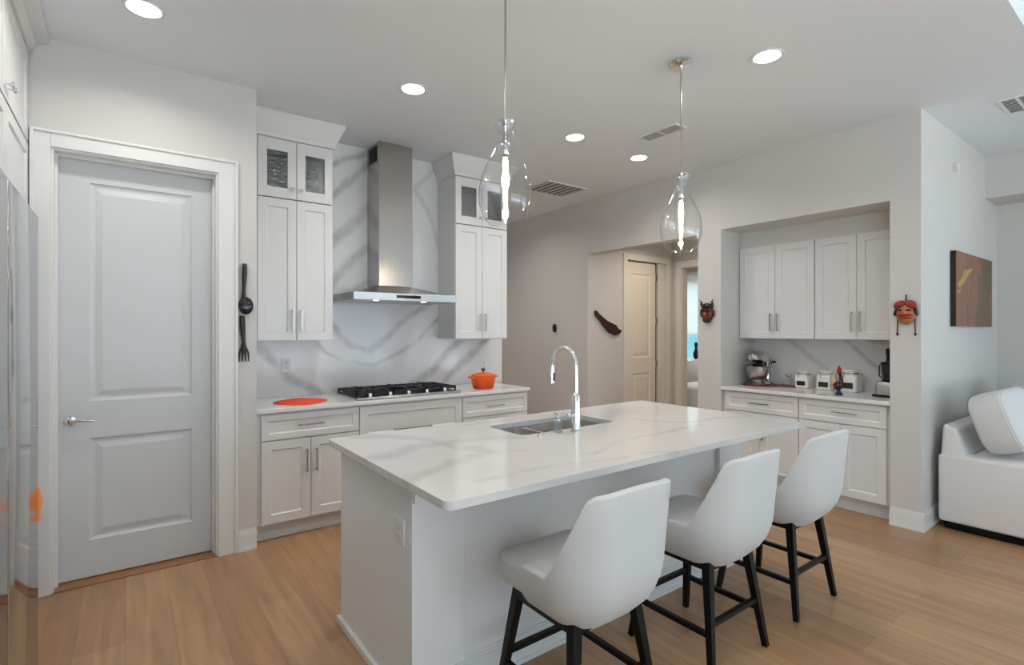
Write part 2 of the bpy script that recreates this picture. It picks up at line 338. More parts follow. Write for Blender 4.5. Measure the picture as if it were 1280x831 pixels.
# ceiling with the raised tray over the living area
TX0, TX1, TY0, TY1 = 2.6, 6.0, -3.8, .59
g = G()
for q in ((-1.3, TX0, -5.7, 8.0), (TX1, 9.6, -5.7, 8.0), (TX0, TX1, TY1, 8.0), (TX0, TX1, -5.7, TY0)): g.box(q[0], q[1], q[2], q[3], CH, CH + .42)
g.box(TX0, TX1, TY0, TY1, CH + .30, CH + .42)
struct('ceiling', g, M['ceiling'])
struct('wall_back', G().box(-1.17, -.33, 3.80, 3.93, 0, CH).box(-.33, .475, 3.80, 3.93, 2.455, CH).box(.475, .70, 3.80, 3.93, 0, CH)
, M['wall'])
struct('wall_range', G().box(.70, 3.17, 4.46, 4.58, 0, CH), M['wall'])
struct('wall_return', G().box(.57, .70, 3.93, 4.58, 0, CH), M['wall'])
struct('wall_left', G().box(-1.17, -1.05, -.7, 3.80, 0, CH).box(-1.17, -1.05, -5.5, -4.9, 0, CH).box(-1.17, -1.05, -4.9, -.7, 2.6, CH).box(-1.17, -1.05, -4.9, -.7, 0, .25), M['wall'])
struct('wall_pantry', G().box(-1.17, -1.05, 3.93, 5.2, 0, CH).box(-1.05, .57, 5.1, 5.2, 0, CH), M['wall'])
struct('wall_corridor_end', G().box(.57, 4.75, 6.6, 6.72, 0, CH).box(.57, .69, 4.58, 6.6, 0, CH), M['wall'])
HY = 4.62
struct('wall_right', G().box(4.60, 4.75, HY, 6.6, 0, CH).box(4.60, 4.75, 3.07, HY, 2.40, CH).box(4.60, 5.22, 2.82, 3.07, 0, CH)
       .box(5.22, 5.34, 1.25, 3.07, 0, CH).box(4.60, 5.22, 1.44, 2.82, 2.42, CH).box(4.95, 5.22, 1.44, 2.82, 2.265, 2.42)
       .box(4.60, 5.22, 1.25, 1.44, 0, CH).box(5.34, 6.93, 1.25, 1.44, 0, CH), M['wall'])
struct('wall_hall', G().box(4.75, 5.33, HY, HY + .12, 0, CH).box(5.33, 6.16, HY, HY + .12, 2.39, CH).box(6.16, 6.30, HY, HY + .12, 0, CH)
       .box(5.34, 6.30, 2.95, 3.07, 0, CH)
       .box(6.30, 6.42, 2.95, 3.35, 0, CH).box(6.30, 6.42, 3.35, 4.47, 2.33, CH).box(6.30, 6.42, 4.47, 7.4, 0, CH), M['wall'])
struct('ceiling_hall', G().box(4.75, 6.30, 3.07, HY, 2.75, 2.80), M['ceiling'])
struct('wall_closet', G().box(4.75, 6.30, 5.9, 6.0, 0, CH), M['wall'])
struct('wall_bedroom', G().box(9.2, 9.32, 2.8, 5.75, 0, CH).box(9.2, 9.32, 6.95, 7.4, 0, CH).box(9.2, 9.32, 5.75, 6.95, 2.45, CH).box(9.2, 9.32, 5.75, 6.95, 0, .70)
       .box(6.42, 9.2, 7.4, 7.52, 0, CH).box(6.42, 9.32, 2.83, 2.95, 0, CH), M['wall'])
struct('wall_far_right', G().box(6.81, 6.93, -5.5, -4.6, 0, CH).box(6.81, 6.93, -.4, 1.25, 0, CH).box(6.81, 6.93, -4.6, -.4, 2.5, CH).box(6.39, 6.81, -5.5, 1.25, 2.665, CH), M['wall'])
struct('wall_rear', G().box(-1.17, -.2, -5.62, -5.5, 0, CH).box(-.2, 6.2, -5.62, -5.5, 2.6, CH).box(6.2, 6.93, -5.62, -5.5, 0, CH), M['wall'])
# rear and side glazing (behind the camera)
def glazing(n, horizontal, a0, a1, pos, z0, z1, k):
    g = G(); wv = (a1 - a0) / k; t = .05
    def bx(u0, u1, zz0, zz1, gg, d=.05):
        if horizontal: gg.box(u0, u1, pos - d / 2, pos + d / 2, zz0, zz1)
        else: gg.box(pos - d / 2, pos + d / 2, u0, u1, zz0, zz1)
    bx(a0, a1, z0, z0 + t, g); bx(a0, a1, z1 - t, z1, g)
    for i in range(k + 1): bx(a0 + wv * i - t / 2 if 0 < i else a0, a0 + wv * i + t / 2 if i < k else a1, z0 + t, z1 - t, g)
    fr = struct('window_%d' % n, g, M['trim'])
    p = G(); bx(a0 + t, a1 - t, z0 + t, z1 - t, p, .006)
    q = p.build('window_pane', M['window_glass'], fr); q['kind'] = 'structure'
    return fr
glazing(1, True, -.2, 6.2, -5.56, 0, 2.6, 6)
glazing(2, False, -4.6, -.4, 6.87, 0, 2.5, 4)
glazing(3, False, 5.75, 6.95, 9.26, .70, 2.45, 1)
glazing(4, False, -4.9, -.7, -1.11, .25, 2.6, 4)  # unseen window added to brighten the surfaces facing left
o = G().box(9.10, 9.125, 5.72, 6.98, 1.36, 2.62).box(9.095, 9.13, 5.72, 6.98, 1.335, 1.36).build('roller_blind', M['blind'])
tag(o, 'pale roller blind half lowered over the bedroom window', 'blind')
struct('patio_ground', G().box(-14, 20, -22, -5.7, -.15, -.05), M['grass'])
o = G().box(11.0, 11.06, 3.0, 10.0, -.1, 1.9).build('garden_fence', M['teal']); tag(o, 'turquoise fence outside the bedroom window', 'fence')
struct('ground_side', G().box(-14, -1.3, -5.7, 8, -.15, -.05).box(9.62, 20, -5.7, 14, -.15, -.05).box(6.95, 9.6, -5.7, 2.7, .001, .01), M['grass'])  # unseen side ground, added to bounce sunlight up through the windows

# baseboards with a moulded top and shoe strip; run given as a box footprint strip on a wall face
def base_profile(g, x0, y0, x1, y1, nx, ny, h=.135):
    """along (x0,y0)-(x1,y1), projecting along normal (nx,ny)"""
    for t, za, zb in ((.022, 0, .018), (.014, .018, h - .025), (.010, h - .025, h - .012), (.006, h - .012, h)):
        xs = sorted([x0, x1, x0 + nx * t, x1 + nx * t]); ys = sorted([y0, y1, y0 + ny * t, y1 + ny * t])
        g.box(xs[0], xs[-1], ys[0], ys[-1], za, zb)
g = G(); base_profile(g, .59, 3.80, .70, 3.80, 0, -1); struct('baseboard_back', g, M['trim'])
g = G(); base_profile(g, 4.60, 1.228, 4.60, 1.44, -1, 0); base_profile(g, 4.60, 1.25, 6.81, 1.25, 0, -1)
base_profile(g, 4.60, 2.82, 4.60, 3.07, -1, 0); base_profile(g, 4.60, HY, 4.60, 6.6, -1, 0); struct('baseboard_right', g, M['trim'])
g = G(); base_profile(g, 4.75, HY, 5.24, HY, 0, -1); base_profile(g, 6.25, HY, 6.3, HY, 0, -1); struct('baseboard_hall', g, M['trim'])
g = G(); base_profile(g, 6.81, .1, 6.81, 1.22, -1, 0); struct('baseboard_far', g, M['trim'])

# pantry door: casing, jamb, leaf, lever
g = G()
for x0, x1, s_ in ((-.415, -.33, 1), (.475, .587, -1)):
    g.box(x0, x1, 3.785, 3.80, 0, 2.545)
g.box(-.33, .475, 3.785, 3.80, 2.455, 2.545)
g.box(-.415, -.40, 3.775, 3.785, 0, 2.545).box(.570, .587, 3.775, 3.785, 0, 2.545).box(-.40, .57, 3.775, 3.785, 2.53, 2.545)
struct('trim_1', g, M['trim'], bevel=.003)
struct('trim_2', G().box(-.33, -.318, 3.80, 3.925, 0, 2.455).box(.463, .475, 3.80, 3.925, 0, 2.455).box(-.318, .463, 3.80, 3.925, 2.443, 2.455)
       .box(-.318, -.306, 3.865, 3.90, 0, 2.443).box(.451, .463, 3.865, 3.90, 0, 2.443).box(-.306, .451, 3.865, 3.90, 2.43, 2.443), M['trim'])
def panelled_leaf(x0, x1, y, z0, z1, panels, t=.04):
    """door leaf facing -y with raised-and-fielded panels"""
    g = G(); b = g.b
    xs = sorted({x0, x1, *[p[0] for p in panels], *[p[1] for p in panels]}); zs = sorted({z0, z1, *[p[2] for p in panels], *[p[3] for p in panels]})
    V = {(x, z): b.verts.new((x, y, z)) for x in xs for z in zs}
    for i in range(len(xs) - 1):
        for j in range(len(zs) - 1):
            q = [V[xs[i], zs[j]], V[xs[i + 1], zs[j]], V[xs[i + 1], zs[j + 1]], V[xs[i], zs[j + 1]]]
            cx, cz = (xs[i] + xs[i + 1]) / 2, (zs[j] + zs[j + 1]) / 2
            if any(p[0] < cx < p[1] and p[2] < cz < p[3] for p in panels):
                ring = q
                for d, dy in ((.005, .006), (.011, .005), (.012, .0), (.032, -.007)):
                    P = [v.co for v in ring]; mx = sum(p.x for p in P) / 4; mz = sum(p.z for p in P) / 4
                    nv = [b.verts.new((p.x + (d if p.x < mx else -d), p.y + dy, p.z + (d if p.z < mz else -d))) for p in P]
                    for a in range(4): c = (a + 1) % 4; b.faces.new((ring[a], ring[c], nv[c], nv[a]))
                    ring = nv
                b.faces.new(ring)
            else: b.faces.new(q)
    g.box(x0, x1, y + .0125, y + t, z0, z1).box(x0, x0 + .004, y + .0002, y + .0125, z0, z1).box(x1 - .004, x1, y + .0002, y + .0125, z0, z1)
    return g
lf = struct('door_1', panelled_leaf(-.316, .461, 3.905, .012, 2.440, [(-.17, .342, 1.035, 2.31), (-.17, .342, .225, .82)]), M['door'])
h = G().lathe([(.026, 0), (.026, -.008), (.012, -.011), (.011, -.045)], (-.255, 3.905, .93), 20, 'y').tube([(-.255, 3.862, .93), (-.215, 3.858, .932), (-.150, 3.858, .926)], [.009, .007, .006], 10).build('door_handle', M['chrome'], lf, smooth=True)
struct('threshold_strip', G().box(-.33, .475, 3.80, 3.93, .0005, .006), mat('threshold_wood', (.30, .13, .05), .4))

# hall door and second opening
struct('trim_3', G().box(5.25, 5.33, HY - .015, HY, 0, 2.47).box(6.16, 6.24, HY - .015, HY, 0, 2.47).box(5.33, 6.16, HY - .015, HY, 2.39, 2.47)
       .box(5.33, 5.345, HY, HY + .12, 0, 2.39).box(6.0, 6.16, HY + .02, HY + .12, 0, 2.39), M['trim'], bevel=.003)
d2 = struct('door_2', panelled_leaf(5.35, 5.955, HY + .03, .012, 2.375, [(5.47, 5.84, 1.08, 2.22), (5.47, 5.84, .22, .87)]), M['cream'])
g = G()
for z in (.38, .98, 1.58, 2.18): g.box(5.955, 5.985, HY + .018, HY + .032, z - .045, z + .045)
g.build('hinge', M['nickel'], d2)
g = G(); g.box(5.96, 6.0, HY + .05, HY + .09, .01, 2.385); struct('hinge_gap_shade', g, mat('painted_gap_shade', (.05, .035, .025), .8))  # dark strip paints the shade of the gap beside the hall door
struct('trim_4', G().box(6.285, 6.30, 4.47, 4.56, 0, 2.42).box(6.285, 6.30, 3.26, 3.35, 0, 2.42).box(6.285, 6.30, 3.35, 4.47, 2.33, 2.42).box(6.30, 6.42, 4.455, 4.47, 0, 2.33).box(6.30, 6.42, 3.35, 3.365, 0, 2.33), M['trim'], bevel=.003)

# bedroom glimpse
t = thing('armchair', 'pale upholstered chair beside the bed, seen through the hall doorway', 'armchair', (8.1, 5.60, 0), .2)
G().box(-.35, .35, -.35, .35, .12, .44, .05).build('seat', M['sofa'], t, smooth=True)
G().box(.22, .40, -.35, .35, .40, .92, .06).build('backrest', M['sofa'], t, smooth=True)
for sx in (-1, 1):
    for sy in (-1, 1): G().tube([(sx * .28, sy * .28, 0), (sx * .28, sy * .28, .13)], .02).build('leg', M['black'], t)
t = thing('bed', 'bed with a pale grey fitted cover, seen through the hall doorway', 'bed', (7.55, 4.90, 0), 0)
G().box(-.75, .55, -.95, .18, .18, .62, .09, 4).build('mattress', M['cushion'], t, smooth=True)
G().box(-.75, .55, -.95, .18, 0.0, .18, .02).build('base', M['sofa'], t)
o = G().box(-.17, .17, -.14, .14, 0, .78, .01).build('nightstand', M['black'], None, (8.78, 5.90, 0)); tag(o, 'small black cabinet behind the bed, seen through the hall doorway', 'cabinet')
g = G().lathe([(.07, 0), (.07, .02), (.02, .04), (.02, .10), (.05, .16), (.06, .22), (.03, .30), (.02, .34), (.035, .38), (.03, .43), (.005, .45)], n=16)
o = g.build('statuette', M['blackgloss'], None, (8.78, 5.90, .78), smooth=True); tag(o, 'dark statuette on the black cabinet, against the turquoise window view', 'statuette')

# ------------------------------------------------------------------ cabinets
def carcass(t, w_, d, z0, z1, name='carcass'):
    return G().box(0, w_, 0, d, z0, z1).build(name, M['cab'], t)
def base_cab(name, label, x, y, w_, fronts, rotz=0, d=.585, group=None):
    t = thing(name, label, 'cabinet', (x, y, 0), rotz, group)
    carcass(t, w_, d, .115, .884)
    G().box(.0, w_, .065, .085, 0, .115).box(.0, w_, .052, .065, 0, .02).build('toe_kick', M['cab'], t)
    for f in fronts:
        k, x0, x1, z0, z1, hx, hz, hv = f
        rail = .042 if (z1 - z0) < .25 else .060
        p = G().panel(x0, x1, z0, z1, -.02, .0195, rail).build(k, M['cab'], t, bevel=.0015)
        if hx is not None: bar_pull(p, hx, hz, hv, .165 if hv else (.18 if x1 - x0 < .75 else .33))
    return t
g2 = .004
FY = 3.86
base_cab('base_cabinet', 'white base cabinet left of the cooktop, one drawer above two doors', .704, FY, .712, [
    ('drawer', .034, .708, .695, .868, .356, .786, False), ('door', .034, .357, .122, .687, .327, .53, True), ('door', .361, .708, .122, .687, .394, .53, True)])
base_cab('base_cabinet', 'wide white drawer cabinet below the gas cooktop', 1.418, FY, .904, [
    ('drawer', g2, .900, .60, .868, .433, .672, False), ('drawer', g2, .900, .362, .592, .452, .5, False), ('drawer', g2, .900, .122, .354, .452, .26, False)])
base_cab('base_cabinet', 'narrow white drawer cabinet under the orange pot', 2.324, FY, .712, [
    ('drawer', g2, .708, .695, .868, .335, .777, False), ('drawer', g2, .708, .410, .687, .335, .56, False), ('drawer', g2, .708, .122, .402, .335, .28, False)])
t = G().box(.703, 3.05, 3.82, 4.444, .884, .914, .004).build('countertop', M['countertop']); tag(t, 'white quartz worktop along the range wall, carrying the gas cooktop', 'countertop')
t = G().box(.703, 3.17, 4.446, 4.459, .914, CH - .003).build('backsplash', M['backsplash']); tag(t, 'white stone slab wall with bold grey veins behind the range hood', 'backsplash')

def glass_door(t, x0, x1, z0, z1, gx0, gx1, gz0, gz1, kx, kz):
    g = G().box(x0, gx0, -.02, 0, z0, z1).box(gx1, x1, -.02, 0, z0, z1).box(gx0, gx1, -.02, 0, z0, gz0).box(gx0, gx1, -.02, 0, gz1, z1)
    p = g.build('door', M['cab'], t, bevel=.0015)
    G().box(gx0 - .003, gx1 + .003, -.010, -.006, gz0 - .003, gz1 + .003).build('pane', M['seeded'], p)
    knob(p, kx, kz)
def crown(t, x0, x1, z0, z1, left=True, right=True, out=.075, depth=.33):
    """flared crown over a cabinet, mitred at free ends"""
    pr = [(0, z0), (.012, z0 + .0), (.012, z0 + .025), (.03, z0 + .06), (out - .01, z1 - .04), (out, z1 - .02), (out, z1)]
    rg = []
    for o_, z in pr:
        xl = x0 - (o_ if left else 0); xr = x1 + (o_ if right else 0)
        rg.append([(xl, depth, z), (xl, -.02 - o_, z), (xr, -.02 - o_, z), (xr, depth, z)])
    return G().rings(rg, True).build('crown_moulding', M['cab'], t)
def upper_tall(name, label, x, filler, w_, right_free, left_free):
    t = thing(name, label, 'cabinet', (x, 4.14, 1.37), 0)
    D = .302
    G().box(0, w_, 0, D, 0, 1.055).build('carcass', M['cab'], t)
    # open glazed box above
    z0, z1 = 1.055, 1.50
    G().box(0, .018, 0, D, z0, z1).box(w_ - .018, w_, 0, D, z0, z1).box(.018, w_ - .018, D - .01, D, z0, z1).box(.018, w_ - .018, 0, D - .01, z1 - .018, z1).build('display_box', M['cab'], t)
    a = filler + g2; b_ = w_ - g2; mid = (a + b_) / 2
    if filler: G().box(0, filler, -.02, 0, 0, z1).build('filler_strip', M['cab'], t)
    for i, (p, q) in enumerate(((a, mid - .002), (mid + .002, b_))):
        hx = q - .028 if i == 0 else p + .028
        d = G().panel(p, q, .004, 1.055, -.02, .0195, .060).build('door', M['cab'], t, bevel=.0015)
        bar_pull(d, hx, .155, True, .165)
        gx0 = p + .062; gx1 = q - .062
        glass_door(t, p, q, 1.063, z1 - .004, gx0, gx1, 1.063 + .075, z1 - .09, hx, 1.063 + .072)
    crown(t, 0, w_, z1, CH - 1.37 - .003, left_free, right_free, depth=D)
    return t
upper_tall('upper_cabinet', 'tall white upper cabinet left of the range hood, glass doors at top', .703, .060, .607, True, False)
upper_tall('upper_cabinet', 'tall white upper cabinet right of the range hood, glass doors at top', 2.415, 0, .587, True, True)

# niche cabinets, facing -x
NR = -PI / 2
base_cab('base_cabinet', 'white base cabinet below the stand mixer, drawer over two doors', 4.64, 2.816, .704, [
    ('drawer', .034, .702, .700, .868, .364, .784, False), ('door', .034, .366, .122, .692, .333, .54, True), ('door', .370, .702, .122, .692, .400, .54, True)], NR, d=.565)
base_cab('base_cabinet', 'white base cabinet beside the sofa wall, drawer over two doors', 4.64, 2.110, .666, [
    ('drawer', g2, .640, .700, .868, .36, .790, False), ('door', g2, .321, .122, .692, .289, .54, True), ('door', .325, .640, .122, .692, .357, .54, True)], NR, d=.565)
t = G().box(4.585, 5.217, 1.443, 2.817, .884, .914, .004).build('countertop', M['countertop']); tag(t, 'white quartz worktop in the wall niche, carrying the canisters', 'countertop')
t = G().box(5.207, 5.219, 1.443, 2.817, .9145, 1.368).build('backsplash', M['nichesplash']); tag(t, 'pale veined slab behind the stand mixer and canisters', 'backsplash')
def niche_upper(label, y, w_):
    t = thing('upper_cabinet', label, 'cabinet', (4.94, y, 1.37), NR, None)
    G().box(0, w_, 0, .265, 0, .893).build('carcass', M['cab'], t)
    mid = w_ / 2
    for i, (p, q) in enumerate(((g2, mid - .002), (mid + .002, w_ - g2))):
        d = G().panel(p, q, .004, .885, -.02, .0195, .058).build('door', M['cab'], t, bevel=.0015)
        bar_pull(d, q - .03 if i == 0 else p + .03, .155, True, .165)
niche_upper('white two-door wall cabinet in the niche, above the stand mixer', 2.815, .705)
niche_upper('white two-door wall cabinet in the niche, above the food processor', 2.108, .663)

# left wall: tall cabinets, refrigerator, uppers
LR = PI / 2
t = thing('tall_cabinet', 'white tall cabinet between the refrigerator and the pantry door', 'cabinet', (-.44, 2.06, 0), LR)
G().box(0, 1.62, 0, .60, .115, 2.09).build('carcass', M['cab'], t)
G().box(0, 1.62, .07, .09, 0, .115).build('toe_kick', M['cab'], t)
for i in range(3): 
    p = G().panel(.004 + i * .54, .536 + i * .54, .12, 2.085, -.02, .0195, .06).build('door', M['cab'], t, bevel=.0015); bar_pull(p, .5 + i * .54, 1.0)
def left_upper(label, y0, w_, z0, z1, kz, kn=True):
    t = thing('upper_cabinet', label, 'cabinet', (-.44, y0, z0), LR)
    G().box(0, w_, 0, .60, 0, z1 - z0).build('carcass', M['cab'], t)
    for i in range(2):
        p0, q0 = (g2, w_ / 2 - .002) if i == 0 else (w_ / 2 + .002, w_ - g2)
        p = G().panel(p0, q0, .004, z1 - z0 - .004, -.02, .0195, .06).build('door', M['cab'], t, bevel=.0015)
        if kn: knob(p, q0 - .03 if i == 0 else p0 + .03, kz)
    return t
a = left_upper('white upper cabinet over the refrigerator end, below its knobbed twin', 2.506, 1.288, 2.10, 2.452, .05, False)
b_ = left_upper('topmost white cabinet above the refrigerator, with small chrome knobs', 2.506, 1.288, 2.458, 2.94, .06)
crown(b_, 0, 1.288, .482, CH - 2.458 - .003, False, False, .085, .60)
a = left_upper('white cabinet over the refrigerator, its lower pair of doors', 1.0, 1.498, 2.10, 2.452, .05, False)
b_ = left_upper('white cabinet over the refrigerator, its upper pair of doors', 1.0, 1.498, 2.458, 2.94, .06)
crown(b_, 0, 1.498, .482, CH - 2.458 - .003, True, False, .085, .60)
t = thing('refrigerator', 'stainless french-door refrigerator reflecting the pantry door', 'refrigerator', (-.20, 1.05, 0), LR)
G().box(0.005, .945, .075, .83, .02, 1.765).build('body', mat('fridge_grey', (.2, .2, .21), .5), t)
for x0, x1 in ((.003, .4715), (.4785, .947)): G().box(x0, x1, 0, .07, .485, 1.775, .006, 3).build('door', M['fridge'], t, smooth=True)
G().box(.003, .947, 0, .07, .06, .475, .012, 3).build('drawer', M['fridge'], t, smooth=True)
G().box(.02, .93, .05, .75, 0, .055).build('base', M['black'], t)
for z, lab in ((1.45, 'upper grey magnetic hook on the refrigerator side'), (1.125, 'lower grey magnetic hook on the refrigerator side')):
    o = G().lathe([(.011, 0), (.012, .006), (.011, .012)], (0, 0, 0), 16, 'y').tube([(0, .012, 0), (0, .03, -.002), (0.0, .034, .012)], .003, 8).build('magnetic_hook', M['nickel'], None, (-.214, 1.9965, z))
    tag(o, lab, 'hook', None)
g = G(); rg = []
for k in range(9):
    f = k / 8; z = 1.12 - .22 * f; wv = .003 + .029 * max(0, (f - .35) / .65)
    if f > .85: wv *= .5
    rg.append([(-.212 + wv, 2.012 + .006 * math.sin(7 * f), z), (-.212, 2.022, z), (-.212 - wv, 2.012, z), (-.212, 1.9965, z)])
o = g.rings(rg).build('dish_towel', M['orangemitt'], None, smooth=True); tag(o, 'orange cloth hanging from the refrigerator side', 'cloth')

# ------------------------------------------------------------------ island
t = thing('kitchen_island', 'white island base under the large marble-look top, sockets on its end', 'island', (0, 0, 0))
for x0 in (.86, 3.11): G().box(x0, x0 + .02, 1.785, 2.585, 0, .884).build('end_panel', M['island'], t)
G().box(.88, 3.11, 1.81, 1.83, 0, .884).build('back_panel', M['island'], t)
G().box(.88, 3.11, 2.545, 2.565, .10, .884).box(.88, 3.11, 2.48, 2.50, 0, .10).build('front_frame', M['island'], t)
for x0 in (.88, 2.90): G().box(x0, x0 + .21, 1.785, 1.81, 0, .884).build('pilaster', M['island'], t, bevel=.001)
for x0 in (.862, 2.92): G().box(x0, x0 + .20, 1.765, 1.785, .80, .884).build('bracket', M['island'], t, bevel=.002)
g = G(); base_profile(g, 1.09, 1.81, 2.90, 1.81, 0, -1, .13); base_profile(g, .86, 1.785, 1.09, 1.785, 0, -1, .13); base_profile(g, 2.90, 1.785, 3.13, 1.785, 0, -1, .13)
g.box(.842, .86, 1.77, 2.60, 0, .03).box(3.13, 3.148, 1.77, 2.60, 0, .03)
g.build('skirting', M['trim'], t)
for i in range(4):
    x0 = 3.10 - i * .552
    q = G().panel(0.003, .549, .12, .87, -.02, .0195, .06).build('door', M['island'], t, (x0, 2.565, 0), rotz=PI); bar_pull(q, .5, .7)
tp = G().box(.8515, .8595, 1.84, 1.93, .62, .72, .002).build('socket_plate', M['plastic'], t)
for z in (.645, .685): G().box(.8495, .8515, 1.862, 1.908, z - .012, z + .016).build('socket', mat('socket_face', (.70, .70, .69), .4), tp)
# top with a sink cut-out
def rrect(x0, x1, y0, y1, r, n=6):
    o_ = []
    for cx, cy, a0 in ((x1 - r, y1 - r, 0), (x0 + r, y1 - r, 90), (x0 + r, y0 + r, 180), (x1 - r, y0 + r, 270)):
        for i in range(n + 1): a = math.radians(a0 + 90 * i / n); o_.append((cx + r * math.cos(a), cy + r * math.sin(a)))
    return o_
def slab(outer, inner, z0, z1):
    g = G(); b = g.b
    O = [b.verts.new((x, y, z1)) for x, y in outer]; I = [b.verts.new((x, y, z1)) for x, y in inner]
    es = [b.edges.new((L_[i], L_[(i + 1) % len(L_)])) for L_ in (O, I) for i in range(len(L_))]
    r = bmesh.ops.triangle_fill(b, use_beauty=True, use_dissolve=False, edges=es)
    fs = [f for f in b.faces]
    ex = bmesh.ops.extrude_face_region(b, geom=fs)
    for v in [e for e in ex['geom'] if isinstance(e, bmesh.types.BMVert)]: v.co.z = z0
    return g
tp = slab(rrect(.80, 3.17, 1.415, 2.605, .035), rrect(1.62, 2.31, 2.09, 2.42, .05), .884, .914).build('island_top', M['islandtop'], None, bevel=.003)
tag(tp, 'large white marble-look island top with sink cut-out and overhang', 'countertop')
t = thing('sink', 'double-bowl undermount steel sink in the island top', 'sink', (1.965, 2.255, .884))
def bowl(x0, x1, y0, y1, dz):
    g = G(); R = [[(x, y, z) for x, y in rrect(x0 + o_, x1 - o_, y0 + o_, y1 - o_, .05)] for o_, z in ((-.015, -.003), (0, -.003), (.004, -.10), (.012, dz + .02), (.03, dz))]
    g.rings(R, False); g.b.faces.new([g.b.verts[-1 - i] if False else v for i, v in enumerate(list(g.b.verts)[-28:])])
    return g
for q in ((-.345, -.115), (-.100, .345)):
    b_ = bowl(q[0], q[1], -.165, .165, -.20).build('bowl', M['sinksteel'], t, smooth=True, solid=.003)
    G().lathe([(.045, 0), (.045, .004), (.03, .005)], ((q[0] + q[1]) / 2, 0, -.200), 20).build('drain', M['chrome'], b_, smooth=True)
G().box(-.114, -.101, -.162, .162, -.02, -.0035).build('divider', M['sinksteel'], t)
t = thing('kitchen_tap', 'tall chrome gooseneck pull-down tap at the sink', 'tap', (1.905, 2.00, .914))
G().lathe([(.030, 0), (.030, .008), (.024, .014), (.0235, .19), (.019, .20), (.013, .205)], n=24).build('body', M['chrome'], t, smooth=True)
pts = [(0, 0, .20), (0, 0, .33)]
for i in range(1, 14): a = PI - (PI * 1.03) * i / 13; pts.append((0, .095 + .095 * math.cos(a), .345 + .095 * math.sin(a)))
G().tube(pts, .0125, 14).build('spout', M['chrome'], t, smooth=True)
G().tube([(0, .192, .338), (0, .193, .30), (0, .194, .24)], [.0135, .017, .0165], 14).build('spray_head', M['chrome'], t, smooth=True)
G().box(-.004, .004, .172, .178, .255, .30).build('button', M['black'], t)
G().tube([(0, 0, .09), (-.05, 0, .092), (-.06, 0, .092)], [.013, .014, .012], 12).tube([(-.05, 0, .095), (-.11, -.005, .115)], [.006, .0045], 8).build('handle', M['chrome'], t, smooth=True)
o = G().lathe([(.019, 0), (.019, .006), (.012, .009), (.012, .012)], n=20).build('air_switch', M['chrome'], None, (1.685, 2.03, .914), smooth=True); tag(o, 'small round chrome button on the island beside the sink', 'button')
g = G().lathe([(.027, .002), (.030, .008), (.033, .085), (.031, .085), (.028, .010), (.005, .008)], n=24)
o = g.build('soap_dispenser', M['jar_glass'], None, (1.82, 2.045, .914), smooth=True); o.scale = (.8, .8, .75); tag(o, 'small clear soap bottle left of the chrome tap', 'bottle')
q = G().tube([(0, 0, .08), (0, 0, .125), (0, .03, .128)], .005, 8).lathe([(.02, .083), (.02, .095), (.008, .1)], n=16).build('pump', M['chrome'], o, smooth=True)

# ------------------------------------------------------------------ range hood, cooktop, pot, cloth, sockets
t = thing('range_hood', 'stainless chimney range hood above the cooktop', 'range hood', (1.865, 4.444, 1.69))
G().box(-.153, .153, -.262, 0, .135, CH - 1.69 - .002, .002).build('chimney', M['steel'], t)
g = G().box(-.155, -.153, -.22, -.04, 1.20, 1.33)
for i in range(9): g.box(-.157, -.155, -.215 + i * .02, -.205 + i * .02, 1.205, 1.325)
g.build('vent_grille', M['black'], t)
cb = G().box(-.455, .455, -.50, 0, .0, .062, .003).build('canopy', M['steel_h'], t)
G().rings([[(-.40, 0, .062), (-.40, -.45, .062), (.40, -.45, .062), (.40, 0, .062)], [(-.17, 0, .13), (-.17, -.275, .13), (.17, -.275, .13), (.17, 0, .13)]]).build('flare', M['steel_h'], t)
G().box(-.10, .115, -.502, -.4995, .022, .046).build('control_panel', M['blackgloss'], t)
for x in (-.25, .17): G().lathe([(.024, -.0015), (.024, .0)], (x, -.44, 0), 20).build('lamp', M['hoodlamp'], t)
t = thing('gas_cooktop', 'five-burner stainless gas cooktop with black iron grates', 'cooktop', (1.87, 4.12, .914))
G().box(-.455, .455, -.262, .262, 0, .014, .005).box(-.455, .455, -.262, -.235, .012, .020, .003).build('tray', M['steel_h'], t)
G().box(-.445, .445, -.195, .255, .0135, .0155).build('burner_bed', M['iron'], t)
for i, (x, y, r) in enumerate(((-.30, .13, .045), (-.30, -.09, .038), (0, .04, .06), (.30, .13, .038), (.30, -.09, .045))):
    G().lathe([(r, .014), (r, .024), (r * .8, .028), (r * .8, .034), (r * .3, .036)], (x, y, 0), 24).build('burner', M['iron'], t, smooth=True)
for i in range(3):
    cx = -.30 + i * .30; g = G(); x0, x1, y0, y1 = cx - .144, cx + .144, -.185, .245; z0, z1 = .034, .054
    for a in (x0, x1 - .014): g.box(a, a + .014, y0, y1, z0, z1)
    for a in (y0, (y0 + y1) / 2 - .006, y1 - .012): g.box(x0, x1, a, a + .012, z0, z1)
    for yy in ((.135, -.085) if i != 1 else (.04,)):
        for k in range(8):
            an = PI / 8 + PI / 4 * k
            g.tube([(cx + .03 * math.cos(an), yy + .03 * math.sin(an), z1), (cx + .10 * math.cos(an), yy + .085 * math.sin(an), z1)], .0075, 6)
    g.box(cx - .006, cx + .006, y0, y1, z0 + .004, z1 + .006)
    for a in (x0, x1 - .012):
        for c in (y0, y1 - .012): g.box(a, a + .012, c, c + .012, .012, z0)
    g.build('grate', M['iron'], t)
for x in (-.345, -.18, -.022, .143, .31):
    G().lathe([(.022, .018), (.022, .024), (.017, .026), (.016, .045), (.012, .048)], (x, -.222, 0), 18).build('knob', M['chrome'], t, smooth=True)
t = thing('casserole_pot', 'round orange enamel casserole with lid, on the worktop right of the cooktop', 'pot', (2.655, 4.02, .914))
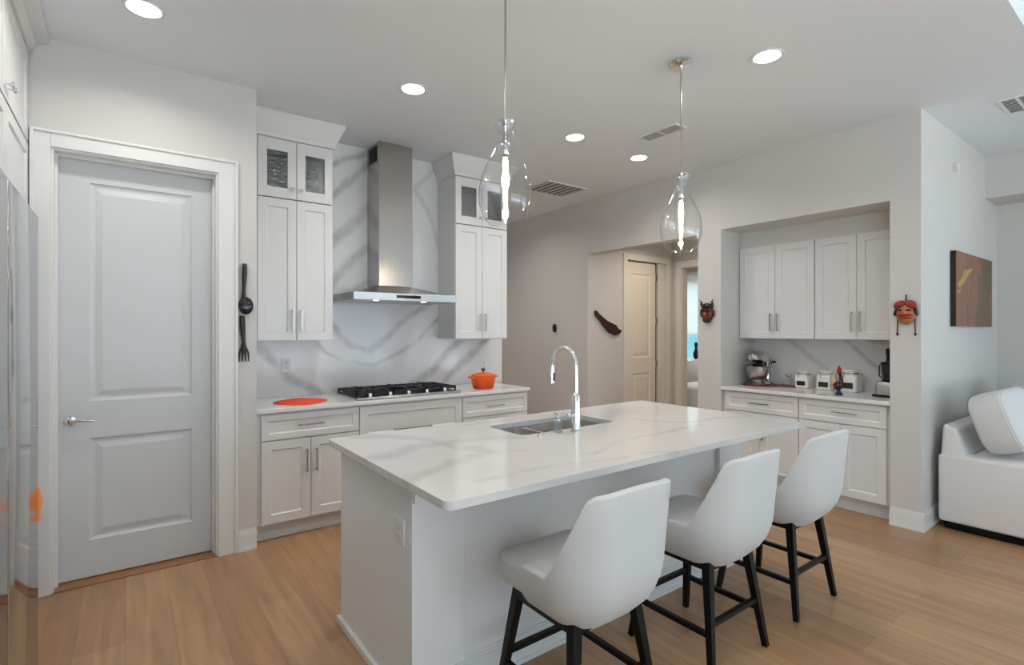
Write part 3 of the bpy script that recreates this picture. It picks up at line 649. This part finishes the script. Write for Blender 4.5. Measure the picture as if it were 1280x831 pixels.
G().lathe([(.088, 0), (.094, .004), (.108, .05), (.112, .115), (.106, .116), (.10, .05), (.086, .008)], n=36).build('body', M['orange'], t, smooth=True)
ld = G().lathe([(.113, .116), (.115, .122), (.108, .130), (.06, .145), (.015, .150)], n=36).build('lid', M['orange'], t, smooth=True)
G().lathe([(.008, .149), (.009, .162), (.020, .172), (.021, .180), (.012, .184)], n=18).build('knob', mat('bronze', (.12, .05, .03), .3, .6), ld, smooth=True)
for s_ in (-1, 1): G().tube([(s_ * .10, -.035, .105), (s_ * .140, -.03, .108), (s_ * .148, 0, .108), (s_ * .140, .03, .108), (s_ * .10, .035, .105)], .008, 8).build('handle', M['orange'], t, smooth=True)
g = G(); rg = []
outl = []
for i in range(40):
    a = 2 * PI * i / 40; r = .19 / ((abs(math.cos(a)) ** 1.35 + abs(math.sin(a)) ** 1.35) ** (1 / 1.35)); outl.append((r * math.cos(a), r * math.sin(a)))
for f, z in ((1, 0), (1, .006), (.97, .010), (.6, .013), (.3, .010), (.05, .014)): rg.append([(x * f, y * f, z + (.004 * math.sin(9 * x + 14 * y) if .1 < f < .9 else 0)) for x, y in outl])
o = g.rings(rg).build('folded_cloth', M['orangecloth'], None, (1.05, 4.06, .9145), smooth=True); o.rotation_euler.z = -.1; tag(o, 'flat red-orange cloth lying on the worktop left of the cooktop', 'cloth')
for x, z, lab in ((1.035, 1.17, 'white wall socket on the veined slab left of the cooktop'), (2.94, 1.10, 'white wall socket on the veined slab behind the orange pot')):
    t = thing('wall_socket', lab, 'socket', (x, 4.4455, z)); p = G().box(-.036, .036, -.006, 0, -.058, .058, .002).build('plate', M['plastic'], t)
    for s_ in (-1, 1): G().box(-.012, .012, -.0075, -.006, s_ * .022 - .012, s_ * .022 + .012).build('outlet', mat('outlet_face', (.6, .6, .6), .4), t)

# spoon and fork ornaments
t = thing('wooden_spoon', 'large carved black wooden spoon hung on the wall right of the door', 'wall ornament', (.622, 3.799, 1.585))
G().tube([(.004, -.015, .30), (.004, -.015, .24), (0, -.015, .13), (-.002, -.014, .08), (-.004, -.014, .04)], [.014, .016, .011, .014, .026], 12).build('handle', M['blackwood'], t, smooth=True)
G().ell((.012, -.016, .026), (.044, .015, .058)).build('bowl', M['blackgloss'], t, smooth=True)
t = thing('wooden_fork', 'large carved black wooden fork hung below the spoon', 'wall ornament', (.622, 3.799, 1.245))
G().tube([(-.01, -.015, .30), (-.008, -.015, .22), (-.002, -.015, .13), (.0, -.014, .07)], [.016, .017, .011, .020], 12).build('handle', M['blackwood'], t, smooth=True)
g = G()
for k in range(4):
    x = -.027 + k * .018; g.tube([(x * .6, -.014, .085), (x, -.014, .055), (x * 1.05, -.016, .0)], [.006, .0055, .003], 8)
g.build('tines', M['blackwood'], t, smooth=True)

# ------------------------------------------------------------------ stools
def make_stool(label, x, y, rz):
    t = thing('bar_stool', label, 'stool', (x, y, 0), rz, None)
    # seat cushion
    def ro(s_, y0, y1, wd, z):
        return [(s_ * px, py, z) for px, py in rrect(-wd, wd, y0, y1, .07, 5)]
    rg = [ro(1, -.14, .18, .17, .485), ro(1, -.18, .222, .214, .500), ro(1, -.19, .236, .230, .545), ro(1, -.19, .232, .226, .585), ro(1, -.17, .210, .200, .598), ro(1, -.10, .14, .13, .603)]
    G().rings(rg).build('seat', M['fabric'], t, smooth=True)
    # bucket shell
    n = 41; m_ = 12; b = bmesh.new(); grid = []
    for i in range(n):
        s_ = -1 + 2 * i / (n - 1); a = abs(s_)
        # plan: straight sides then rounded back
        ln_side = .185; rad = .115; back = .225 - rad
        tot_ = ln_side + rad * PI / 2 + back
        d = a * tot_
        if d < back: px, py = d, -.245
        elif d < back + rad * PI / 2:
            an = (d - back) / rad; px, py = back + rad * math.sin(an), -.245 + rad * (1 - math.cos(an))
        else: px, py = .225, -.245 + rad + (d - back - rad * PI / 2)
        py -= .0 ; bul = -.018 * (1 - min(1, (d / .225)) ** 2) if d < .225 else 0
        py += bul
        # top height along d
        d1 = back + rad * .55; d2 = back + rad * PI / 2 + .018
        if d < d1: zt = .935 - .012 * (d / d1) ** 2
        elif d < d2:
            f = (d - d1) / (d2 - d1); zt = .923
            e = .14
            if f < e: zt = .923 - (.295) * (f * f / (2 * e))
            elif f > 1 - e: zt = .628 + .295 * ((1 - f) ** 2 / (2 * e))
            else: zt = .923 - .295 * ((f - e / 2) / (1 - e))
        else:
            f = (d - d2) / (tot_ - d2); zt = .628 - .035 * max(0, f - .7) / .3
        col = []
        sx = 1 if s_ > 0 else -1
        for j in range(m_):
            q = j / (m_ - 1); z = .468 + (zt - .468) * q
            # narrowing towards the bottom
            hh = (z - .468)
            k = 1 if hh > .16 else .70 + .30 * math.sin(min(hh / .16, 1) * PI / 2) ** .8
            flare = 1.0 + .04 * max(0, (z - .62) / .3)
            x_ = sx * px * k * flare; y_ = py * k if py < 0 else py
            y_ -= max(0, z - .60) * .09 * (1 if py < -.05 else max(0, (.05 - py) / .10))
            col.append(b.verts.new((x_, y_, z)))
        grid.append(col)
    for i in range(n - 1):
        for j in range(m_ - 1): b.faces.new((grid[i][j], grid[i + 1][j], grid[i + 1][j + 1], grid[i][j + 1]))
    b.faces.new([grid[i][0] for i in range(n)])
    g = G(); g.b.free(); g.b = b
    o = g.build('backrest', M['fabric'], t, smooth=True)
    md = o.modifiers.new('solid', 'SOLIDIFY'); md.thickness = .028; md.offset = 1
    md = o.modifiers.new('bev', 'BEVEL'); md.width = .009; md.segments = 3; md.limit_method = 'ANGLE'; md.angle_limit = .9
    # black frame
    for sx in (-1, 1):
        for sy in (-1, 1):
            G().tube([(sx * .215, sy * .212, 0), (sx * .150, sy * .150, .47)], [.0125, .019], 4, True).build('leg', M['black'], t, bevel=.002)
    def at(sx, sy, z): f = z / .47; return (sx * (.215 - .065 * f), sy * (.212 - .062 * f), z)
    g = G().tube([at(-1, -1, .446), at(1, -1, .446)], .018, 4, True).tube([at(-1, 1, .446), at(1, 1, .446)], .018, 4, True).tube([at(-1, -1, .446), at(-1, 1, .446)], .018, 4, True).tube([at(1, -1, .446), at(1, 1, .446)], .018, 4, True)
    g.tube([at(-1, -1, .458), at(1, 1, .458)], .012, 4, True).tube([at(-1, 1, .458), at(1, -1, .458)], .012, 4, True)
    g.build('seat_frame', M['black'], t)
    for (p, q, z) in (((-1, -1), (1, -1), .215), ((-1, 1), (1, 1), .215), ((-1, -1), (-1, 1), .175), ((1, -1), (1, 1), .175)):
        G().tube([at(*p, z), at(*q, z)], .0105, 4, True).build('stretcher', M['black'], t)
    return t
make_stool('cream upholstered bar stool nearest the socket end of the island', 1.365, 1.435, 0)
make_stool('cream upholstered bar stool between the other two at the island', 2.145, 1.435, 0)
make_stool('cream upholstered bar stool nearest the niche cabinets', 2.895, 1.445, 0)

# ------------------------------------------------------------------ pendants, downlights, vents
def pendant(label, x, y):
    t = thing('pendant_light', label, 'pendant light', (x, y, 1.91), 0, None)
    H = CH - 1.91
    G().lathe([(.06, H), (.062, H - .012), (.055, H - .020), (.012, H - .026), (.008, H - .035)], n=28).build('canopy', M['chrome'], t, smooth=True)
    G().tube([(0, 0, H - .03), (0, 0, .475)], .0045, 10).build('rod', M['nickel'], t, smooth=True)
    prof = [(.034, .003), (.070, .010), (.098, .045), (.117, .10), (.121, .155), (.112, .215), (.088, .275), (.060, .325), (.040, .365), (.033, .40), (.036, .435), (.047, .462), (.049, .468)]
    sh = [(a, b) for a, b in prof] + [(a - .003, b + .001) for a, b in reversed(prof[1:])]
    G().lathe(prof, n=40, cap=False).build('shade', M['shade_glass'], t, smooth=True)
    G().lathe([(.037, .466), (.037, .474), (.010, .478)], n=24).build('cap', M['chrome'], t, smooth=True)
    s_ = G().lathe([(.012, .478), (.014, .40), (.019, .385), (.019, .33), (.015, .322)], n=20).build('socket', M['chrome'], t, smooth=True)
    b_ = G().lathe([(.014, .322), (.020, .30), (.023, .22), (.022, .12), (.014, .085), (.003, .078)], n=20).build('bulb', M['jar_glass'], t, smooth=True)
    g = G()
    for k in range(4):
        a = PI / 2 * k; g.tube([(.010 * math.cos(a), .010 * math.sin(a), .30), (.006 * math.cos(a + .6), .006 * math.sin(a + .6), .12)], .0038, 6)
    g.build('filament', M['filament'], b_)
    l = bpy.data.lights.new('bulb_light', 'POINT'); l.energy = 5; l.color = (1, .8, .55); l.shadow_soft_size = .02
    lo = bpy.data.objects.new('bulb_light', l); C.objects.link(lo); lo.parent = t; lo.location = (0, 0, .2)
pendant('clear glass bottle pendant over the near end of the island, by the hood', 1.367, 1.89)
pendant('clear glass bottle pendant over the far end of the island, by the niche', 2.660, 1.89)
def downlight(label, x, y, z=CH, power=None, col=(1, .965, .93)):
    t = thing('recessed_light', label, 'ceiling light', (x, y, z), 0, 'recessed ceiling lights')
    G().lathe([(.072, -.001), (.090, -.001), (.088, -.006), (.074, -.004), ], n=32, cap=False).build('trim_ring', M['trim'], t, smooth=True)
    G().lathe([(.073, -.001), (.073, -.0035)], n=32).build('lens', M['lens'], t)
    l = bpy.data.lights.new('downlight', 'AREA'); l.shape = 'DISK'; l.size = .14; l.energy = power or DOWNLIGHT_W; l.color = col; l.spread = math.radians(150)
    lo = bpy.data.objects.new('downlight', l); C.objects.link(lo); lo.parent = t; lo.location = (0, 0, -.008)
for x, y, lab in ((.073, 3.17, 'recessed ceiling light in front of the pantry door'), (1.53, 3.16, 'recessed ceiling light in front of the range hood'), (2.99, 3.15, 'recessed ceiling light between the square vent and the hood'),
                  (3.82, 3.17, 'recessed ceiling light nearest the hall opening'), (3.01, 1.55, 'recessed ceiling light nearest the niche wall corner'), (.85, .9, 'added unseen ceiling light above the camera position'), (-.2, .2, 'added unseen ceiling light beside the refrigerator'),  # last two lamps are unseen, added to light the near room
                  (3.6, 5.3, 'added unseen ceiling light in the rear corridor')): downlight(lab, x, y)  # corridor lamp is unseen, added to light that passage
downlight('added unseen ceiling light at the inner end of the rear corridor', 2.4, 5.6, CH, 12)  # second unseen lamp, added because the corridor wall came out dark
downlight('added unseen light in the bedroom ceiling', 8.0, 5.2, CH, 30, (1, .97, .93))  # unseen lamp added to brighten the bedroom furniture
downlight('recessed light in the hall ceiling', 5.5, 3.9, 2.75, 10, (1, .85, .66))
def vent(label, x, y, sx, sy, n, along, dark, split=False, group=None):
    t = thing('ceiling_vent', label, 'vent', (x, y, CH), 0, group)
    G().box(-sx / 2, sx / 2, -sy / 2, sy / 2, -.004, -.001).build('duct', M['grille_dark'], t)
    g = G(); r = .014
    g.box(-sx / 2 - r, sx / 2 + r, -sy / 2 - r, -sy / 2, -.010, -.001).box(-sx / 2 - r, sx / 2 + r, sy / 2, sy / 2 + r, -.010, -.001).box(-sx / 2 - r, -sx / 2, -sy / 2, sy / 2, -.010, -.001).box(sx / 2, sx / 2 + r, -sy / 2, sy / 2, -.010, -.001)
    if split: g.box(-sx / 2, sx / 2, -.008, .008, -.010, -.001)
    g.build('frame', M['ceiling'], t)
    g = G()
    for i in range(n):
        f = (i + .5) / n
        if along == 'y': xx = -sx / 2 + sx * f; g.box(xx - sx / n * dark, xx + sx / n * dark, -sy / 2, sy / 2, -.009, -.006)
        else: yy = -sy / 2 + sy * f; g.box(-sx / 2, sx / 2, yy - sy / n * dark, yy + sy / n * dark, -.009, -.006)
    g.build('louvre', mat('vent_white', (.5, .5, .5), .5), t)
vent('large square ceiling vent with slanted blades near the hall', 3.90, 4.42, .56, .40, 7, 'y', .30)
vent('slim double ceiling vent beside the far pendant canopy', 3.475, 2.65, .12, .34, 8, 'y', .26, True)
vent('dark ceiling vent by the living room, at the picture corner', 5.06, .80, .34, .16, 8, 'y', .17, True)

# ------------------------------------------------------------------ wall devices and ornaments
t = thing('wall_thermostat', 'black oval wall control on the grey corridor wall', 'thermostat', (4.599, 5.22, 1.48), NR)
G().box(-.06, .06, -.004, 0, -.075, .075, .002).build('plate', M['wall'], t)
G().lathe([(.036, -.003), (.042, -.010), (.040, -.024), (.02, -.028)], n=24, axis='y').build('body', M['blackgloss'], t, smooth=True).scale = (.85, 1, 1.35)
t = G().box(5.36, 5.43, 1.22, 1.249, 2.765, 2.80, .004).box(5.38, 5.41, 1.215, 1.249, 2.735, 2.765, .003).build('motion_sensor', M['plastic']); tag(t, 'small white sensor high on the wall above the canvas', 'sensor')
pts = [(4.706, 1.697), (4.734, 1.701), (4.789, 1.654), (4.926, 1.573), (5.093, 1.517), (5.132, 1.473), (5.198, 1.450), (5.192, 1.428), (5.132, 1.392), (5.054, 1.388), (4.964, 1.420), (4.864, 1.498), (4.789, 1.576), (4.716, 1.636)]
o = G().prism(pts, HY - .035, HY - .002).build('wooden_sheath', M['darkwood'], None, bevel=.010); tag(o, 'curved dark red wooden knife sheath hung on the hall wall', 'wall ornament')

# horned mask
t = thing('horned_mask', 'small dark brown horned wall mask between hall opening and niche', 'mask', (4.598, 2.955, 1.62), NR)
G().ell((0, -.012, -.005), (.062, .045, .088)).build('face', M['brown'], t, smooth=True)
G().ell((0, -.018, .065), (.058, .04, .032)).build('hairline', M['blackwood'], t, smooth=True)
G().ell((0, -.022, -.07), (.042, .035, .028)).build('beard', M['blackwood'], t, smooth=True)
for s_ in (-1, 1):
    G().tube([(s_ * .048, -.015, .055), (s_ * .060, -.022, .085), (s_ * .058, -.028, .11), (s_ * .074, -.03, .132)], [.014, .011, .007, .002], 10).build('horn', M['blackwood'], t, smooth=True)
    G().ell((s_ * .066, -.010, -.005), (.014, .016, .034)).build('ear', M['brown'], t, smooth=True)
    e = G().lathe([(.012, 0), (.022, -.004), (.022, -.010), (.012, -.012)], (s_ * .026, -.050, .022), 18, 'y').build('eye_ring', M['darkwood'], t, smooth=True)
    G().ell((s_ * .026, -.056, .022), (.009, .006, .009)).build('eye', M['tan'], t, smooth=True)
G().ell((0, -.058, -.012), (.016, .014, .018)).build('nose', M['tan'], t, smooth=True)
G().ell((0, -.050, -.043), (.032, .010, .008)).build('mouth', M['redpaint'], t, smooth=True)

# painted mask with hanging strips
t = thing('painted_mask', 'painted wall mask with red hair and two dangling cords, above the sofa end', 'mask', (4.598, 1.335, 1.585), NR)
G().ell((0, -.010, -.01), (.062, .045, .085)).build('face', M['tan'], t, smooth=True)
for s_ in (-1, 1):
    G().ell((s_ * .034, -.030, .052), (.040, .028, .030), rot=Matrix.Rotation(s_ * .5, 3, 'Y')).build('hair', M['redlocks'], t, smooth=True)
    G().ell((s_ * .060, -.020, .005), (.012, .022, .036), rot=Matrix.Rotation(s_ * -.3, 3, 'Y')).build('sideburn', M['blackwood'], t, smooth=True)
    G().ell((s_ * .026, -.050, .012), (.017, .008, .007)).build('eye', M['blackwood'], t, smooth=True)
    G().tube([(s_ * .052, -.012, -.055), (s_ * .055, -.012, -.16)], .0045, 8).lathe([(.003, -.175), (.008, -.168), (.008, -.158), (.003, -.15)], (s_ * .055, -.012, 0), 10).build('cord', M['darkwood'], t, smooth=True)
G().ell((0, -.046, -.024), (.050, .020, .009)).build('upper_lip', M['redpaint'], t, smooth=True)
G().ell((0, -.046, -.044), (.050, .020, .008)).build('lower_lip', M['redpaint'], t, smooth=True)
G().ell((0, -.056, -.004), (.016, .016, .018)).build('nose', M['tan'], t, smooth=True)
G().tube([(0, -.015, .06), (0, -.015, .125)], .005, 8).build('peg', M['brown'], t)
# canvas
t = thing('canvas_picture', 'abstract red and olive canvas on the wall above the sofa', 'picture', (5.86, 1.249, 1.784))
G().box(-.565, .565, -.034, 0, -.302, .302).build('side', M['blackgloss'], t)
G().box(-.563, .565, -.037, -.0345, -.302, .302).build('canvas', M['canvas'], t)
g = G().tube([(-.52, -.038, .02), (-.36, -.038, .08), (-.22, -.038, .15), (-.08, -.038, .19)], [.022, .03, .024, .004], 8).tube([(-.40, -.038, .07), (-.33, -.038, .15), (-.27, -.038, .16)], [.02, .016, .004], 8).tube([(-.53, -.038, -.03), (-.42, -.038, .0)], [.012, .006], 8)
o = g.build('painted_branch', M['ochre'], t, (0, -.0372 + .038 * 1, 0)); o.scale = (1, .1, 1); o.location = (0, -.0372 + .0038, 0)

# ------------------------------------------------------------------ niche worktop items (local frame faces -y, turned to -x)
t = thing('stand_mixer', 'chrome stand mixer with steel bowl at the niche end', 'stand mixer', (5.02, 2.655, .921), NR)
G().lathe([(.105, 0), (.108, .012), (.07, .030), (.05, .036)], (0, -.02, 0), 28).box(-.055, .055, .05, .17, 0, .05, .02).build('base', M['chrome'], t, smooth=True)
G().tube([(0, .13, .03), (0, .135, .15), (0, .12, .23)], [.05, .038, .045], 16).build('column', M['chrome'], t, smooth=True)
G().ell((0, -.0, .265), (.066, .16, .062), 24, 16).lathe([(.03, -.155), (.032, -.168), (.02, -.172)], (0, 0, .268), 18, 'y').build('head', M['chrome'], t, smooth=True)
G().lathe([(.062, .062), (.064, .066), (.064, .072)], (0, .03, .2), 18, 'y', False).build('band', M['black'], t)
G().lathe([(.045, .205), (.045, .188), (.05, .185), (.05, .178)], (0, -.05, 0), 22).build('planetary', M['black'], t, smooth=True)
G().lathe([(.05, .030), (.078, .055), (.100, .12), (.104, .175), (.108, .178), (.100, .176), (.094, .12), (.07, .06), (.02, .045)], (0, -.05, 0), 30).build('bowl', M['steel_h'], t, smooth=True)
G().tube([(.10, -.05, .17), (.125, -.06, .215), (.15, -.06, .225)], .004, 8).ell((.165, -.06, .228), (.022, .012, .011)).build('lever', M['black'], t, smooth=True)
G().ell((-.078, -.06, .245), (.010, .010, .010)).build('knob', M['black'], t, smooth=True)
o = G().lathe([(.17, 0), (.182, .002), (.185, .0065), (.178, .0068), (.16, .004), (.01, .0035)], n=40).build('serving_tray', M['red_tray'], None, (5.0, 2.63, .9145), smooth=True); o.scale = (.98, 1.0, 1); tag(o, 'round dark copper tray under the stand mixer', 'tray')
t = thing('glass_decanter', 'squat clear glass decanter with flat stopper between mixer and canisters', 'decanter', (5.10, 2.42, .926), NR)
G().lathe([(.055, .001), (.066, .006), (.055, .03), (.026, .065), (.020, .08), (.030, .092)], n=28, cap=False).build('body', M['jar_glass'], t, smooth=True)
G().lathe([(.018, .08), (.018, .096), (.034, .099), (.034, .105), (.01, .108)], n=22).build('stopper', M['nickel'], t, smooth=True)
o = G().box(-.10, .10, -.07, .07, 0, .010, .003).build('trivet', M['red_tray'], None, (5.09, 2.42, .915)); o.rotation_euler.z = NR; tag(o, 'thin red wooden board under the glass decanter', 'board')
can = []
for k, (y, s_, lab) in enumerate(((2.275, .88, 'smallest white canister with black label, nearest the mixer'), (2.08, .96, 'middle white canister with black label'), (1.885, 1.10, 'largest white canister with black label, behind the rooster'))):
    t = thing('canister', lab, 'canister', (5.085, y, .9145), NR, 'white kitchen canisters'); t.scale = (s_, s_, s_)
    G().rings([[(x, yy, z) for x, yy in rrect(-.066 + o_, .066 - o_, -.066 + o_, .066 - o_, .02)] for o_, z in ((.006, 0), (0, .006), (0, .125), (.008, .137), (.020, .142))]).build('body', M['ceramic'], t, smooth=True)
    G().lathe([(.053, .142), (.055, .145), (.055, .152), (.050, .154), (.050, .166), (.058, .168), (.058, .176), (.02, .181)], n=28).build('lid', M['ceramic'], t, smooth=True)
    G().box(-.042, .042, -.069, -.0655, .028, .075, .001).build('label_panel', M['chalk'], t)
    G().lathe([(.0565, .144), (.0575, .147), (.0575, .150), (.0565, .153)], n=28, cap=False).tube([(-.022, -.060, .15), (-.022, -.073, .135), (-.022, -.070, .112)], .0035, 6).tube([(.055, 0, .148), (.078, 0, .150), (.080, 0, .13)], .004, 6).build('clasp', M['nickel'], t, smooth=True)
# rooster
t = thing('rooster_figurine', 'painted black rooster figurine with tall red comb before the canisters', 'figurine', (4.745, 1.845, .9145), NR)
G().lathe([(.032, 0), (.033, .006), (.020, .018), (.008, .035)], n=20).tube([(-.012, 0, .012), (-.008, 0, .05)], .007, 8).tube([(.010, 0, .012), (.006, 0, .05)], .007, 8).build('base', mat('navy_enamel', (.01, .015, .05), .25), t, smooth=True)
G().ell((-.004, 0, .078), (.042, .026, .036), rot=Matrix.Rotation(-.2, 3, 'Y')).tube([(.012, 0, .09), (.018, 0, .13), (.012, 0, .165), (.008, -.006, .18)], [.024, .015, .012, .013], 14).build('body', M['blackgloss'], t, smooth=True)
G().prism([(-.012, .175), (-.014, .20), (-.006, .222), (.002, .245), (.012, .228), (.022, .212), (.022, .19), (.012, .172)], -.006, .006).ell((.012, -.006, .16), (.006, .006, .016)).build('comb', M['redpaint'], t)
g = G()
for k, a in enumerate((0, .28, .56, .84)):
    g.tube([(-.02, 0, .08), (-.045 - .01 * k * .4, 0, .10 + .022 * (3 - k)), (-.055 - .004 * k, 0, .155 - .028 * k), (-.062, 0, .14 - .03 * k)], [.012, .011, .008, .003], 8)
g.build('tail', mat('tail_white', (.6, .45, .35), .4), t, smooth=True)
for x, z in ((.005, .085), (-.02, .075), (.018, .115)):
    G().ell((x, -.024, z), (.010, .004, .010)).build('painted_flower', M['redpaint'], t, smooth=True)
# food processor
t = thing('food_processor', 'silver and black food processor at the right edge of the niche', 'food processor', (4.95, 1.545, .9145), NR)
G().rings([[(x, yy, z) for x, yy in rrect(-.085 + o_, .085 - o_, -.085 + o_, .085 - o_, .02)] for o_, z in ((0, .018), (.0, .09), (.008, .118), (.02, .125))]).build('body', M['steel_h'], t, smooth=True)
G().box(-.10, .09, -.092, .085, 0, .018, .004).build('foot', M['black'], t)
G().lathe([(.052, .126), (.056, .140), (.066, .26), (.064, .26), (.052, .14)], n=26, cap=False).build('jug', M['smoke_glass'], t, smooth=True)
G().lathe([(.068, .26), (.068, .275), (.03, .285), (.028, .33), (.033, .335), (.033, .385), (.02, .39)], n=24).build('lid', M['black'], t, smooth=True)
G().lathe([(.058, .124), (.060, .138)], n=24).tube([(.0, 0, .13), (.0, 0, .26)], .016, 12).tube([(-.062, -.0, .25), (-.078, -.0, .25), (-.078, -.0, .16), (-.06, 0, .15)], .005, 8).build('core', M['black'], t, smooth=True)

# ------------------------------------------------------------------ sofa
t = thing('sofa', 'cream upholstered sofa standing against the far side wall', 'sofa', (4.80, 1.205, 0))
G().box(0, .20, -.98, 0, .055, .545, .025, 4).build('armrest', M['sofa'], t, smooth=True)
G().box(.03, 1.94, -.95, -.03, .004, .060).build('plinth', M['black'], t)
G().box(1.85, 1.97, -.98, 0, .055, .545, .025, 4).build('armrest', M['sofa'], t, smooth=True)
G().box(.20, 1.85, -.95, -.02, .055, .30, .02, 3).build('base', M['sofa'], t, smooth=True)
g = G().rings([[(x, y, z) for x, y in ((.03, -.15), (1.94, -.15), (1.94, -.01), (.03, -.01))] for z in (.30, .545)] + [[(.04, -.10, .73), (1.93, -.10, .73), (1.93, -.02, .76), (.04, -.02, .76)]])
g.build('backrest', M['sofa'], t, bevel=.02)
for i in range(2): G().box(.205 + i * .823, 1.022 + i * .823, -.96, -.155, .305, .549, .04, 4).build('seat_cushion', M['sofa'], t, smooth=True)
for x in (.08, 1.89):
    for y in (-.9, -.08): G().box(x - .03, x + .03, y - .03, y + .03, 0, .055).build('foot', M['black'], t)
def cushion(label, loc, w_, h, d, tilt, rz=0):
    t = thing('sofa_cushion', label, 'cushion', loc, rz, None)
    rg = []; n = 40
    def outline(f, y, bul):
        o_ = []
        for i in range(n):
            a = 2 * PI * i / n; c, s_ = math.cos(a), math.sin(a); k = (abs(c) ** 4 + abs(s_) ** 4) ** (-1 / 4)
            o_.append((w_ / 2 * f * c * k, y, h / 2 + h / 2 * f * s_ * k))
        return o_
    for y, f in ((-.5, .25), (-.49, .6), (-.44, .86), (-.36, .97), (-.2, 1.0), (.2, 1.0), (.36, .97), (.44, .86), (.49, .6), (.5, .25)): rg.append(outline(f, y * d, 0))
    o = G().rings(rg).build('cover', M['cushion'], t, smooth=True)
    p = G(); ol = outline(.985, -.30 * d, 0); ol.append(ol[0]); ol.append(ol[1])
    p.tube([Vector(q) for q in ol], .004, 6).build('piping', M['sofa'], t, smooth=True)
    t.rotation_euler = (tilt, 0, rz)
cushion('large cream back cushion leaning at the near end of the sofa', (5.175, .815, .585), .72, .44, .26, -.34, -.05)
cushion('large cream back cushion further along the sofa', (6.02, .90, .553), .68, .45, .22, 0, 0)
